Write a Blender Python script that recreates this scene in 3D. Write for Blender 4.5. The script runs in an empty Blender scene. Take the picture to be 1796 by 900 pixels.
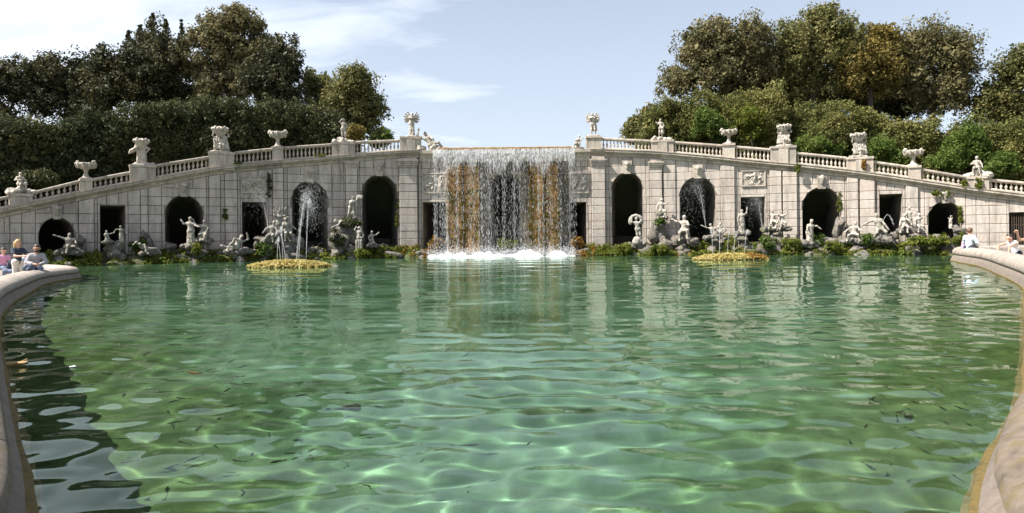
import bpy, math, random
import numpy as np
from mathutils import Vector

# ------------------------------------------------------------------ camera, sky, sun
sc = bpy.context.scene
COL = sc.collection
R = math.radians
F = 1070.0            # focal length in pixels of a 1796 px wide picture
ROLL = R(0.6)
HOR = 415.0
EYE = 1.5
cam = bpy.data.objects.new('camera', bpy.data.cameras.new('camera'))
COL.objects.link(cam)
sc.camera = cam
cam.location = (0, 0, EYE)
cam.rotation_euler = (R(90), ROLL, 0)
cam.data.sensor_fit = 'HORIZONTAL'
cam.data.sensor_width = 36
cam.data.lens = 36 * F / 1796
cam.data.shift_y = -(450 - HOR) / 1796
cam.data.clip_start = 0.1
cam.data.clip_end = 3000

SUN_AZ, SUN_EL = R(19), R(51)      # from due left, swung this far towards the camera
sund = Vector((-math.cos(SUN_AZ) * math.cos(SUN_EL), -math.sin(SUN_AZ) * math.cos(SUN_EL), math.sin(SUN_EL)))
sun = bpy.data.objects.new('sun', bpy.data.lights.new('sun', 'SUN'))
COL.objects.link(sun)
sun.data.energy = 5.0
sun.data.angle = R(0.53)
sun.data.color = (1.0, 0.95, 0.87)
sun.rotation_euler = sund.to_track_quat('Z', 'Y').to_euler()
sun.data.cycles.is_caustics_light = True

world = bpy.data.worlds.new('World')
sc.world = world
world.use_nodes = True


def build_world():
    nt = world.node_tree
    N, L = nt.nodes, nt.links
    bg = N['Background']
    bg.inputs['Strength'].default_value = 0.058
    sky = N.new('ShaderNodeTexSky')
    sky.sky_type = 'NISHITA'
    sky.sun_disc = False
    sky.sun_elevation = SUN_EL
    sky.sun_rotation = math.atan2(sund.x, sund.y)
    sky.air_density = 1.0
    sky.dust_density = 2.0
    sky.ozone_density = 1.0
    tc = N.new('ShaderNodeTexCoord')
    sep = N.new('ShaderNodeSeparateXYZ')
    L.new(tc.outputs['Generated'], sep.inputs[0])
    # project the direction on a cloud layer: xy / (z + .25)
    add = N.new('ShaderNodeMath'); add.operation = 'ADD'; add.inputs[1].default_value = 0.22
    ab = N.new('ShaderNodeMath'); ab.operation = 'ABSOLUTE'
    L.new(sep.outputs['Z'], ab.inputs[0]); L.new(ab.outputs[0], add.inputs[0])
    cx = N.new('ShaderNodeMath'); cx.operation = 'DIVIDE'
    cy = N.new('ShaderNodeMath'); cy.operation = 'DIVIDE'
    L.new(sep.outputs['X'], cx.inputs[0]); L.new(add.outputs[0], cx.inputs[1])
    L.new(sep.outputs['Y'], cy.inputs[0]); L.new(add.outputs[0], cy.inputs[1])
    comb = N.new('ShaderNodeCombineXYZ')
    L.new(cx.outputs[0], comb.inputs[0]); L.new(cy.outputs[0], comb.inputs[1])
    mp = N.new('ShaderNodeMapping'); mp.inputs['Rotation'].default_value = (0, 0, R(25)); mp.inputs['Scale'].default_value = (1.1, 2.6, 1)
    L.new(comb.outputs[0], mp.inputs[0])
    nz = N.new('ShaderNodeTexNoise'); nz.inputs['Scale'].default_value = 1.7; nz.inputs['Detail'].default_value = 9; nz.inputs['Roughness'].default_value = 0.55
    nz.inputs['Distortion'].default_value = 0.35
    L.new(mp.outputs[0], nz.inputs['Vector'])
    # a thin veil that thickens steadily towards the side where the sun stands
    veil = N.new('ShaderNodeMapRange'); veil.inputs['From Min'].default_value = 0.35; veil.inputs['From Max'].default_value = -0.72
    veil.inputs['To Min'].default_value = -0.20; veil.inputs['To Max'].default_value = 0.52
    L.new(sep.outputs['X'], veil.inputs['Value'])
    s = N.new('ShaderNodeMath'); s.operation = 'ADD'
    L.new(nz.outputs['Fac'], s.inputs[0]); L.new(veil.outputs[0], s.inputs[1])
    rmp = N.new('ShaderNodeMapRange'); rmp.interpolation_type = 'SMOOTHSTEP'
    rmp.inputs['From Min'].default_value = 0.25; rmp.inputs['From Max'].default_value = 1.05
    L.new(s.outputs[0], rmp.inputs['Value'])
    # haze whitening low down
    hz = N.new('ShaderNodeMapRange'); hz.inputs['From Min'].default_value = 0.0; hz.inputs['From Max'].default_value = 0.40
    hz.inputs['To Min'].default_value = 0.66; hz.inputs['To Max'].default_value = 0.36
    L.new(ab.outputs[0], hz.inputs['Value'])
    mx = N.new('ShaderNodeMath'); mx.operation = 'MAXIMUM'
    L.new(rmp.outputs[0], mx.inputs[0]); L.new(hz.outputs[0], mx.inputs[1])
    mix = N.new('ShaderNodeMix'); mix.data_type = 'RGBA'
    mix.inputs['B'].default_value = (7.5, 8.2, 9.2, 1)
    L.new(mx.outputs[0], mix.inputs['Factor'])
    L.new(sky.outputs[0], mix.inputs['A'])
    L.new(mix.outputs['Result'], bg.inputs['Color'])


build_world()
sc.view_settings.view_transform = 'Standard'
sc.view_settings.look = 'None'
sc.view_settings.exposure = 1.3
sc.view_settings.gamma = 1
sc.render.engine = 'CYCLES'
sc.cycles.use_denoising = True
sc.cycles.max_bounces = 8
sc.cycles.transparent_max_bounces = 16
sc.cycles.caustics_reflective = False
sc.cycles.caustics_refractive = True
sc.cycles.sample_clamp_indirect = 6

rng = np.random.default_rng(11)
random.seed(5)


# ------------------------------------------------------------------ measuring: a bearing and a distance give a place
def ray(px, py):
    xr, yr = (px - 898) / F, (HOR - py) / F
    c, s = math.cos(ROLL), math.sin(ROLL)
    return xr * c + yr * s, -xr * s + yr * c


def W(px, py, Y):
    x, y = ray(px, py)
    return Vector((x * Y, Y, EYE + y * Y))


KU = [-160, 0, 100, 220, 340, 450, 560, 650, 735, 800, 1000, 1060, 1180, 1300, 1450, 1600, 1796, 1960]
KY = [33.3, 36.2, 38.2, 40.5, 42.6, 44.4, 46.1, 47.2, 48.0, 48.1, 48.1, 48.0, 47.2, 46.1, 44.5, 42.7, 40.2, 38.0]


def planY(u):
    return float(np.interp(u, KU, KY))


def plan(u):
    Y = planY(u)
    return Vector(((u - 898) / F * Y, Y, 0))


def pnorm(u):
    a, b = plan(u - 25), plan(u + 25)
    t = (b - a).normalized()
    return Vector((t.y, -t.x, 0))


def FZ(u, py):
    return W(u, py, planY(u)).z


def FP(u, z, d=0.0):
    p = plan(u) + pnorm(u) * d
    p.z = z
    return p


# ------------------------------------------------------------------ node materials
def mat(name):
    m = bpy.data.materials.new(name)
    m.use_nodes = True
    n = m.node_tree.nodes
    return m, n, m.node_tree.links, n['Principled BSDF']


def ramp(N, stops, interp='LINEAR'):
    r = N.new('ShaderNodeValToRGB')
    r.color_ramp.interpolation = interp
    e = r.color_ramp.elements
    while len(e) < len(stops):
        e.new(0.5)
    for k, (p, c) in enumerate(stops):
        e[k].position = p
        e[k].color = (*c, 1)
    return r


def noise(N, L, vec, scale, detail=5, rough=0.6, dist=0.0):
    n = N.new('ShaderNodeTexNoise')
    n.inputs['Scale'].default_value = scale
    n.inputs['Detail'].default_value = detail
    n.inputs['Roughness'].default_value = rough
    n.inputs['Distortion'].default_value = dist
    if vec is not None:
        L.new(vec, n.inputs['Vector'])
    return n


def mixc(N, L, fac, a, b, blend='MIX'):
    m = N.new('ShaderNodeMix')
    m.data_type = 'RGBA'
    m.blend_type = blend
    for key, v in (('Factor', fac), ('A', a), ('B', b)):
        if hasattr(v, 'links'):
            L.new(v, m.inputs[key])
        elif isinstance(v, tuple):
            m.inputs[key].default_value = (*v, 1)
        else:
            m.inputs[key].default_value = v
    return m.outputs['Result']


def bump(N, L, bs, height, strength=0.3, dist=0.05):
    b = N.new('ShaderNodeBump')
    b.inputs['Strength'].default_value = strength
    b.inputs['Distance'].default_value = dist
    L.new(height, b.inputs['Height'])
    L.new(b.outputs[0], bs.inputs['Normal'])


def geo_pos(N):
    return N.new('ShaderNodeNewGeometry').outputs['Position']


def stone_mat(name, ca, cb, dirt, dirt_amt=0.5, streaks=True, per_obj=0.5, rough=0.9, scale=1.0, moss=None):
    m, N, L, bs = mat(name)
    pos = geo_pos(N)
    n1 = noise(N, L, pos, 0.55 * scale, 6, 0.65)
    n2 = noise(N, L, pos, 6 * scale, 6, 0.7)
    base = mixc(N, L, n1.outputs['Fac'], ca, cb)
    oi = N.new('ShaderNodeObjectInfo')
    q = per_obj
    r = ramp(N, [(0, (1 - q * 0.52, 1 - q * 0.50, 1 - q * 0.48)), (0.25, (1 - q * 0.1, 1 - q * 0.2, 1 - q * 0.24)), (0.5, (1, 1, 0.99)), (0.75, (1 - q * 0.16, 1 - q * 0.14, 1 - q * 0.10)), (1, (1 + q * 0.14, 1 + q * 0.1, 1 + q * 0.06))])
    L.new(oi.outputs['Random'], r.inputs[0])
    base = mixc(N, L, 1.0, base, r.outputs[0], 'MULTIPLY')
    fr = ramp(N, [(0.3, (0.72, 0.70, 0.68)), (0.62, (1.08, 1.08, 1.08))])
    L.new(n2.outputs['Fac'], fr.inputs[0])
    base = mixc(N, L, 0.6, base, fr.outputs[0], 'MULTIPLY')
    # grime: patches drawn out downwards by run-off
    mp = N.new('ShaderNodeMapping')
    mp.inputs['Scale'].default_value = (1.6, 1.6, 0.22 if streaks else 1.4)
    L.new(pos, mp.inputs[0])
    n3 = noise(N, L, mp.outputs[0], 1.5 * scale, 6, 0.7, 0.3)
    gr = ramp(N, [(0.44, (0, 0, 0)), (0.70, (1, 1, 1))])
    L.new(n3.outputs['Fac'], gr.inputs[0])
    g2 = N.new('ShaderNodeMath'); g2.operation = 'MULTIPLY'; g2.inputs[1].default_value = dirt_amt
    L.new(gr.outputs[0], g2.inputs[0])
    base = mixc(N, L, g2.outputs[0], base, dirt)
    if moss:
        n4 = noise(N, L, pos, 2.2 * scale, 5, 0.7)
        mr = ramp(N, [(0.52, (0, 0, 0)), (0.66, (1, 1, 1))])
        L.new(n4.outputs['Fac'], mr.inputs[0])
        base = mixc(N, L, mr.outputs[0], base, moss)
    L.new(base, bs.inputs['Base Color'])
    bs.inputs['Roughness'].default_value = rough
    n5 = noise(N, L, pos, 14 * scale, 8, 0.75)
    bump(N, L, bs, n5.outputs['Fac'], 0.6, 0.06)
    return m


M = {}
M['stone'] = stone_mat('ashlar_stone', (0.56, 0.495, 0.435), (0.44, 0.39, 0.345), (0.15, 0.13, 0.115), 0.68, True, 0.38)
M['joint'] = stone_mat('mortar_bed', (0.28, 0.245, 0.21), (0.19, 0.165, 0.14), (0.08, 0.075, 0.065), 0.5)
M['trim'] = stone_mat('trim_stone', (0.54, 0.475, 0.40), (0.41, 0.36, 0.305), (0.12, 0.11, 0.097), 0.72)
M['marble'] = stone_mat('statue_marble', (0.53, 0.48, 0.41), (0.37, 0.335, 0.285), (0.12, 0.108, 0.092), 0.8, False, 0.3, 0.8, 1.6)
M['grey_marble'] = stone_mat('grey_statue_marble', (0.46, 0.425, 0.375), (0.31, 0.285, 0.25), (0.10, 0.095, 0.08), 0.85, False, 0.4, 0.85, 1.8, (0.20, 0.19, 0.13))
M['mossy'] = stone_mat('wet_mossy_stone', (0.34, 0.165, 0.045), (0.22, 0.115, 0.035), (0.055, 0.038, 0.018), 0.6, True, 0.6, 0.6, 1.2, (0.22, 0.19, 0.035))
M['wet'] = stone_mat('wet_dark_stone', (0.15, 0.12, 0.085), (0.085, 0.07, 0.05), (0.03, 0.027, 0.02), 0.8, True, 0.5, 0.5, 1.2, (0.13, 0.10, 0.03))
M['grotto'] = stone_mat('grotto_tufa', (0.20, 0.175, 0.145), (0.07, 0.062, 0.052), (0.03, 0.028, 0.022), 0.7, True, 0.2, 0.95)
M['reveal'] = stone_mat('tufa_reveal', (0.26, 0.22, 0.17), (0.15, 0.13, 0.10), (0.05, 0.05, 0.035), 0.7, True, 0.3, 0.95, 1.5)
M['rock'] = stone_mat('bank_rock', (0.25, 0.222, 0.205), (0.12, 0.108, 0.10), (0.04, 0.037, 0.033), 0.9, False, 0.7, 0.95, 1.6, (0.085, 0.09, 0.03))
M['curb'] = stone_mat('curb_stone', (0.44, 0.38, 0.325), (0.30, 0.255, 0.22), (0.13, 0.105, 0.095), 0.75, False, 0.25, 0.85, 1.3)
M['curb_dark'] = stone_mat('dark_curb_stone', (0.26, 0.205, 0.155), (0.16, 0.125, 0.095), (0.065, 0.052, 0.04), 0.8, False, 0.25, 0.9, 2.6, (0.17, 0.125, 0.05))  # darker, browner stone for the nearest stretch of curb
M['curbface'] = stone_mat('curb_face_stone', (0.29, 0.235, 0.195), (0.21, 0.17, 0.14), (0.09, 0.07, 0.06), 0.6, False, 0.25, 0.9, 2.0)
M['ledge'] = stone_mat('submerged_ledge', (0.40, 0.29, 0.15), (0.28, 0.20, 0.10), (0.13, 0.10, 0.04), 0.6, False, 0.2, 0.9, 3.0)
M['paving'] = stone_mat('paving_gravel', (0.42, 0.37, 0.32), (0.33, 0.29, 0.25), (0.2, 0.17, 0.14), 0.5, False, 0.2, 0.95, 2.0)


def soil_mat(name, cols, scale=1.2):
    m, N, L, bs = mat(name)
    pos = geo_pos(N)
    n1 = noise(N, L, pos, scale, 7, 0.7)
    r = ramp(N, cols)
    L.new(n1.outputs['Fac'], r.inputs[0])
    L.new(r.outputs[0], bs.inputs['Base Color'])
    bs.inputs['Roughness'].default_value = 0.95
    n2 = noise(N, L, pos, 9, 6, 0.7)
    bump(N, L, bs, n2.outputs['Fac'], 0.8, 0.1)
    return m


M['bank'] = soil_mat('bank_soil', [(0.3, (0.035, 0.045, 0.014)), (0.5, (0.09, 0.085, 0.04)), (0.62, (0.05, 0.07, 0.02)), (0.75, (0.14, 0.11, 0.06))], 1.6)
M['hill'] = soil_mat('hill_soil', [(0.3, (0.02, 0.03, 0.012)), (0.6, (0.05, 0.055, 0.025))], 0.5)
M['moss'] = soil_mat('yellow_moss', [(0.3, (0.05, 0.045, 0.015)), (0.5, (0.145, 0.098, 0.024)), (0.7, (0.06, 0.06, 0.018))], 7)


def leaf_mat(name, cols, transl=0.35, patch=0.35, tint=None):
    """Leaves: colour by plant-wide patches and by single leaf, thin enough to let light through."""
    m, N, L, bs = mat(name)
    pos = geo_pos(N)
    n1 = noise(N, L, pos, patch, 3, 0.6)
    g = N.new('ShaderNodeNewGeometry')
    s = N.new('ShaderNodeMath'); s.operation = 'MULTIPLY_ADD'; s.inputs[1].default_value = 0.42
    L.new(g.outputs['Random Per Island'], s.inputs[0])
    s2 = N.new('ShaderNodeMath'); s2.operation = 'SUBTRACT'; s2.inputs[1].default_value = 0.21
    L.new(n1.outputs['Fac'], s2.inputs[0])
    L.new(s2.outputs[0], s.inputs[2])
    r = ramp(N, cols)
    L.new(s.outputs[0], r.inputs[0])
    L.new(r.outputs[0], bs.inputs['Base Color'])
    bs.inputs['Roughness'].default_value = 0.55
    bs.inputs['Specular IOR Level'].default_value = 0.12
    tr = N.new('ShaderNodeBsdfTranslucent')
    L.new(r.outputs[0], tr.inputs['Color'])
    mx = N.new('ShaderNodeMixShader'); mx.inputs[0].default_value = transl
    L.new(bs.outputs[0], mx.inputs[1]); L.new(tr.outputs[0], mx.inputs[2])
    L.new(mx.outputs[0], N['Material Output'].inputs[0])
    return m


M['oak_shade'] = leaf_mat('shaded_holm_oak_leaves', [(0.2, (0.022, 0.030, 0.015)), (0.5, (0.050, 0.055, 0.027)), (0.8, (0.112, 0.098, 0.045))], 0.2)  # backlit shade put into the leaf colour, darker than the other oaks
M['oak_brown'] = leaf_mat('brown_oak_leaves', [(0.2, (0.067, 0.069, 0.030)), (0.5, (0.140, 0.129, 0.062)), (0.8, (0.252, 0.211, 0.101))], 0.3)
M['oak_olive'] = leaf_mat('olive_oak_leaves', [(0.2, (0.062, 0.073, 0.025)), (0.5, (0.129, 0.131, 0.048)), (0.8, (0.239, 0.211, 0.082))], 0.3)
M['oak_yellow'] = leaf_mat('yellowing_oak_leaves', [(0.2, (0.07, 0.062, 0.018)), (0.5, (0.15, 0.122, 0.036)), (0.8, (0.27, 0.205, 0.06))], 0.3)
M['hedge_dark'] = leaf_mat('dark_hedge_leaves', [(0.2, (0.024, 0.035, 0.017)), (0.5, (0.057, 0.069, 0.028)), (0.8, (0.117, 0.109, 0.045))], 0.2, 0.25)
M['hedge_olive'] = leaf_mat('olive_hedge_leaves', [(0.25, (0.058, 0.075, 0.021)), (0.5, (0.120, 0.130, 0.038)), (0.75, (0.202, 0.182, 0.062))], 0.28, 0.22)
M['bright'] = leaf_mat('bright_green_leaves', [(0.2, (0.035, 0.065, 0.012)), (0.5, (0.08, 0.125, 0.024)), (0.8, (0.15, 0.185, 0.045))], 0.4)
M['lime'] = leaf_mat('waterside_leaves', [(0.2, (0.05, 0.075, 0.012)), (0.5, (0.12, 0.15, 0.025)), (0.8, (0.24, 0.23, 0.05))], 0.4, 1.2)
M['rust'] = leaf_mat('rusty_moss_leaves', [(0.2, (0.10, 0.055, 0.012)), (0.5, (0.23, 0.125, 0.025)), (0.8, (0.30, 0.20, 0.05))], 0.3, 1.2)
M['yellow'] = leaf_mat('yellow_pond_leaves', [(0.2, (0.22, 0.17, 0.045)), (0.5, (0.42, 0.34, 0.11)), (0.8, (0.62, 0.55, 0.28))], 0.3, 2.5)
m, N, L, bs = mat('bark')
n1 = noise(N, L, geo_pos(N), 5, 6, 0.7)
r = ramp(N, [(0.3, (0.02, 0.016, 0.013)), (0.7, (0.07, 0.06, 0.05))])
L.new(n1.outputs['Fac'], r.inputs[0]); L.new(r.outputs[0], bs.inputs['Base Color']); bs.inputs['Roughness'].default_value = 0.9
bump(N, L, bs, n1.outputs['Fac'], 0.6, 0.05)
M['bark'] = m


def plain(name, col, rough=0.8, var=0.2, scale=8, spec=0.5, metal=0.0):
    m, N, L, bs = mat(name)
    n1 = noise(N, L, geo_pos(N), scale, 5, 0.6)
    r = ramp(N, [(0.3, tuple(c * (1 - var) for c in col)), (0.7, tuple(min(1, c * (1 + var)) for c in col))])
    L.new(n1.outputs['Fac'], r.inputs[0])
    L.new(r.outputs[0], bs.inputs['Base Color'])
    bs.inputs['Roughness'].default_value = rough
    bs.inputs['Specular IOR Level'].default_value = spec
    bs.inputs['Metallic'].default_value = metal
    return m


M['skin'] = plain('skin', (0.52, 0.30, 0.21), 0.55, 0.08)
M['skin_tan'] = plain('tanned_skin', (0.42, 0.23, 0.15), 0.55, 0.08)
M['blond'] = plain('blond_hair', (0.42, 0.28, 0.12), 0.5, 0.3, 30)
M['dark_hair'] = plain('dark_hair', (0.03, 0.02, 0.015), 0.5, 0.3, 30)
M['brown_hair'] = plain('brown_hair', (0.10, 0.05, 0.025), 0.5, 0.3, 30)
M['navy'] = plain('navy_cloth', (0.02, 0.028, 0.05), 0.85, 0.2)
M['cream'] = plain('cream_cloth', (0.55, 0.52, 0.46), 0.85, 0.1)
M['grey_shirt'] = plain('grey_shirt_cloth', (0.30, 0.29, 0.30), 0.85, 0.15)
M['light_blue'] = plain('pale_blue_shirt', (0.58, 0.66, 0.78), 0.85, 0.06)
M['white_cloth'] = plain('white_cloth', (0.75, 0.75, 0.74), 0.85, 0.05)
M['pink'] = plain('pink_cloth', (0.62, 0.28, 0.42), 0.85, 0.1)
M['maroon'] = plain('maroon_cloth', (0.20, 0.04, 0.05), 0.85, 0.1)
M['denim'] = plain('denim_cloth', (0.12, 0.15, 0.22), 0.85, 0.25)
M['bag'] = plain('bag_cloth', (0.06, 0.075, 0.11), 0.7, 0.3)
M['iron'] = plain('rusted_iron', (0.05, 0.035, 0.025), 0.7, 0.3)
M['fish'] = plain('fish_skin', (0.035, 0.040, 0.028), 0.5, 0.3, 20)
M['carp'] = plain('brown_carp_skin', (0.23, 0.12, 0.05), 0.5, 0.25, 20)
M['wood'] = plain('driftwood', (0.34, 0.22, 0.10), 0.8, 0.3, 20)

# falling water: bright, scattering, partly clear
m, N, L, bs = mat('falling_water')
N.remove(bs)
df = N.new('ShaderNodeBsdfDiffuse'); df.inputs[0].default_value = (0.86, 0.88, 0.90, 1)
tl = N.new('ShaderNodeBsdfTranslucent'); tl.inputs[0].default_value = (0.86, 0.88, 0.90, 1)
tp = N.new('ShaderNodeBsdfTransparent')
a = N.new('ShaderNodeMixShader'); a.inputs[0].default_value = 0.5
b = N.new('ShaderNodeMixShader'); b.inputs[0].default_value = 0.4
L.new(df.outputs[0], a.inputs[1]); L.new(tl.outputs[0], a.inputs[2])
L.new(a.outputs[0], b.inputs[1]); L.new(tp.outputs[0], b.inputs[2])
L.new(b.outputs[0], N['Material Output'].inputs[0])
M['fall'] = m
m, N, L, bs = mat('foam')
bs.inputs['Base Color'].default_value = (0.58, 0.60, 0.61, 1); bs.inputs['Roughness'].default_value = 0.7
n1 = noise(N, L, geo_pos(N), 5, 8, 0.75)
bump(N, L, bs, n1.outputs['Fac'], 1.0, 0.2)
M['foam'] = m

# pool water and floor
m, N, L, bs = mat('pool_water')
N.remove(bs)
g = N.new('ShaderNodeBsdfGlass')
g.inputs['Color'].default_value = (0.84, 0.95, 0.88, 1); g.inputs['IOR'].default_value = 1.333; g.inputs['Roughness'].default_value = 0.0
mp = N.new('ShaderNodeMapping'); mp.inputs['Scale'].default_value = (1.0, 2.2, 1.0)
L.new(geo_pos(N), mp.inputs[0])
n1 = noise(N, L, mp.outputs[0], 2.6, 4, 0.55, 0.4)
L.new(g.outputs[0], N['Material Output'].inputs[0])
M['water'] = m
m, N, L, bs = mat('pool_floor_algae')
pos = geo_pos(N)
n1 = noise(N, L, pos, 0.45, 6, 0.65, 0.5)
r = ramp(N, [(0.28, (0.045, 0.070, 0.034)), (0.45, (0.092, 0.150, 0.088)), (0.60, (0.148, 0.216, 0.158)), (0.8, (0.18, 0.23, 0.145))])
L.new(n1.outputs['Fac'], r.inputs[0])
n2 = noise(N, L, pos, 4, 8, 0.7)
r2 = ramp(N, [(0.3, (0.55, 0.6, 0.5)), (0.6, (1.1, 1.1, 1.1))])
L.new(n2.outputs['Fac'], r2.inputs[0])
base = mixc(N, L, 0.55, r.outputs[0], r2.outputs[0], 'MULTIPLY')
# browner weed towards the curbs; teal centre puts sky reflection into the floor colour
sp = N.new('ShaderNodeSeparateXYZ'); L.new(pos, sp.inputs[0])
ax = N.new('ShaderNodeMath'); ax.operation = 'ABSOLUTE'; L.new(sp.outputs['X'], ax.inputs[0])
dv = N.new('ShaderNodeMath'); dv.operation = 'MULTIPLY_ADD'; dv.inputs[1].default_value = -0.75; L.new(sp.outputs['Y'], dv.inputs[0]); L.new(ax.outputs[0], dv.inputs[2])
n3 = noise(N, L, pos, 0.8, 5, 0.6)
ad = N.new('ShaderNodeMath'); ad.operation = 'MULTIPLY_ADD'; ad.inputs[1].default_value = 3.0; L.new(n3.outputs['Fac'], ad.inputs[0]); L.new(dv.outputs[0], ad.inputs[2])
mr = N.new('ShaderNodeMapRange'); mr.interpolation_type = 'SMOOTHSTEP'; mr.inputs['From Min'].default_value = -1.6; mr.inputs['From Max'].default_value = 1.2
mr.inputs['To Max'].default_value = 0.6
L.new(ad.outputs[0], mr.inputs['Value'])
wd = ramp(N, [(0.3, (0.045, 0.058, 0.016)), (0.6, (0.105, 0.125, 0.035)), (0.8, (0.15, 0.15, 0.05))])
L.new(n2.outputs['Fac'], wd.inputs[0])
L.new(mixc(N, L, mr.outputs[0], base, wd.outputs[0]), bs.inputs['Base Color'])
bs.inputs['Roughness'].default_value = 0.95
bs.inputs['Specular IOR Level'].default_value = 0.0
M['floor'] = m


# ------------------------------------------------------------------ object helpers
def tag(o, label=None, cat=None, group=None, kind=None):
    if label: o['label'] = label
    if cat: o['category'] = cat
    if group: o['group'] = group
    if kind: o['kind'] = kind
    return o


def thing(name, label, cat, loc=(0, 0, 0), group=None):
    o = bpy.data.objects.new(name, None)
    o.empty_display_size = 0.2
    o.location = loc
    COL.objects.link(o)
    return tag(o, label, cat, group)


def origin(o):
    v = Vector((0, 0, 0))
    while o is not None:
        v = v + Vector(o.location)
        o = o.parent
    return v


def np_mesh(name, v, q, smooth=False):
    v = np.asarray(v, dtype='f').reshape(-1, 3)
    q = np.asarray(q, dtype='i')
    k = q.shape[1]
    me = bpy.data.meshes.new(name)
    me.vertices.add(len(v)); me.vertices.foreach_set('co', v.ravel())
    me.loops.add(q.size); me.loops.foreach_set('vertex_index', q.ravel())
    me.polygons.add(len(q)); me.polygons.foreach_set('loop_start', np.arange(0, q.size, k, dtype='i'))
    me.update(calc_edges=True)
    if smooth: me.shade_smooth()
    return me


def add(name, v, faces, material, parent=None, smooth=False, kind=None):
    """One mesh object; coordinates are given in the world and stored relative to the parent."""
    off = origin(parent)
    if isinstance(faces, np.ndarray):
        v = np.asarray(v, dtype='f').reshape(-1, 3) - np.array(off, dtype='f')
        me = np_mesh(name, v, faces, smooth)
    else:
        me = bpy.data.meshes.new(name)
        me.from_pydata([(p[0] - off.x, p[1] - off.y, p[2] - off.z) for p in v], [], faces)
        if smooth: me.shade_smooth()
    me.materials.append(M[material])
    o = bpy.data.objects.new(name, me)
    COL.objects.link(o)
    if parent is not None: o.parent = parent
    if kind: o['kind'] = kind
    return o


def copy_tree(o, parent=None, loc=None):
    c = o.copy()
    COL.objects.link(c)
    if parent is not None: c.parent = parent
    if loc is not None: c.location = loc
    for ch in list(o.children):
        copy_tree(ch, c)
    return c


def box_between(u0, u1, z0, z1, d0, d1, n=1):
    """A block laid on the facade: bearings u0..u1, heights z0..z1, depths d0 (back)..d1 (front)."""
    v, f = [], []
    us = [u0 + (u1 - u0) * k / n for k in range(n + 1)]
    for u in us:
        for z, d in ((z0, d0), (z0, d1), (z1, d1), (z1, d0)):
            v.append(FP(u, z, d))
    for k in range(n):
        for e in range(4):
            f.append((4 * k + e, 4 * (k + 1) + e, 4 * (k + 1) + (e + 1) % 4, 4 * k + (e + 1) % 4))
    f.append((0, 1, 2, 3)); f.append((4 * n + 3, 4 * n + 2, 4 * n + 1, 4 * n))
    return v, f


def join(parts):
    v, f = [], []
    for a, b in parts:
        k = len(v)
        v += list(a)
        f += [tuple(i + k for i in q) for q in b]
    return v, f


def lathe(profile, cx, cy, cz, n=10):
    v, f = [], []
    for r_, z in profile:
        for k in range(n):
            t = 2 * math.pi * k / n
            v.append((cx + r_ * math.cos(t), cy + r_ * math.sin(t), cz + z))
    for i in range(len(profile) - 1):
        for k in range(n):
            f.append((i * n + k, i * n + (k + 1) % n, (i + 1) * n + (k + 1) % n, (i + 1) * n + k))
    f.append(tuple(range(n - 1, -1, -1)))
    f.append(tuple(range((len(profile) - 1) * n, len(profile) * n)))
    return v, f


def tube(pts, radii, n=8):
    v, f = [], []
    for i, p in enumerate(pts):
        p = Vector(p)
        t = (Vector(pts[min(i + 1, len(pts) - 1)]) - Vector(pts[max(i - 1, 0)])).normalized()
        a = t.orthogonal().normalized() if abs(t.z) > 0.9 else t.cross(Vector((0, 0, 1))).normalized()
        b = t.cross(a)
        for k in range(n):
            w = 2 * math.pi * k / n
            v.append(p + (a * math.cos(w) + b * math.sin(w)) * radii[i])
    for i in range(len(pts) - 1):
        for k in range(n):
            f.append((i * n + k, i * n + (k + 1) % n, (i + 1) * n + (k + 1) % n, (i + 1) * n + k))
    f.append(tuple(range(n - 1, -1, -1)))
    f.append(tuple(range((len(pts) - 1) * n, len(pts) * n)))
    return v, f


# value noise on points, for lumpy forms
_LAT = np.random.default_rng(77).random((32, 32, 32)).astype('f') * 2 - 1


def vnoise(p, scale=1.0):
    p = np.asarray(p, dtype='f') * scale
    i = np.floor(p).astype(int)
    t = p - i
    t = t * t * (3 - 2 * t)
    out = 0
    for dx in (0, 1):
        for dy in (0, 1):
            for dz in (0, 1):
                w = (t[..., 0] if dx else 1 - t[..., 0]) * (t[..., 1] if dy else 1 - t[..., 1]) * (t[..., 2] if dz else 1 - t[..., 2])
                out = out + w * _LAT[(i[..., 0] + dx) % 32, (i[..., 1] + dy) % 32, (i[..., 2] + dz) % 32]
    return out


def fbm(p, scale=1.0, oct_=4):
    return sum(vnoise(np.asarray(p) + 7.3 * k, scale * 2 ** k) * 0.5 ** k for k in range(oct_))


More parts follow.
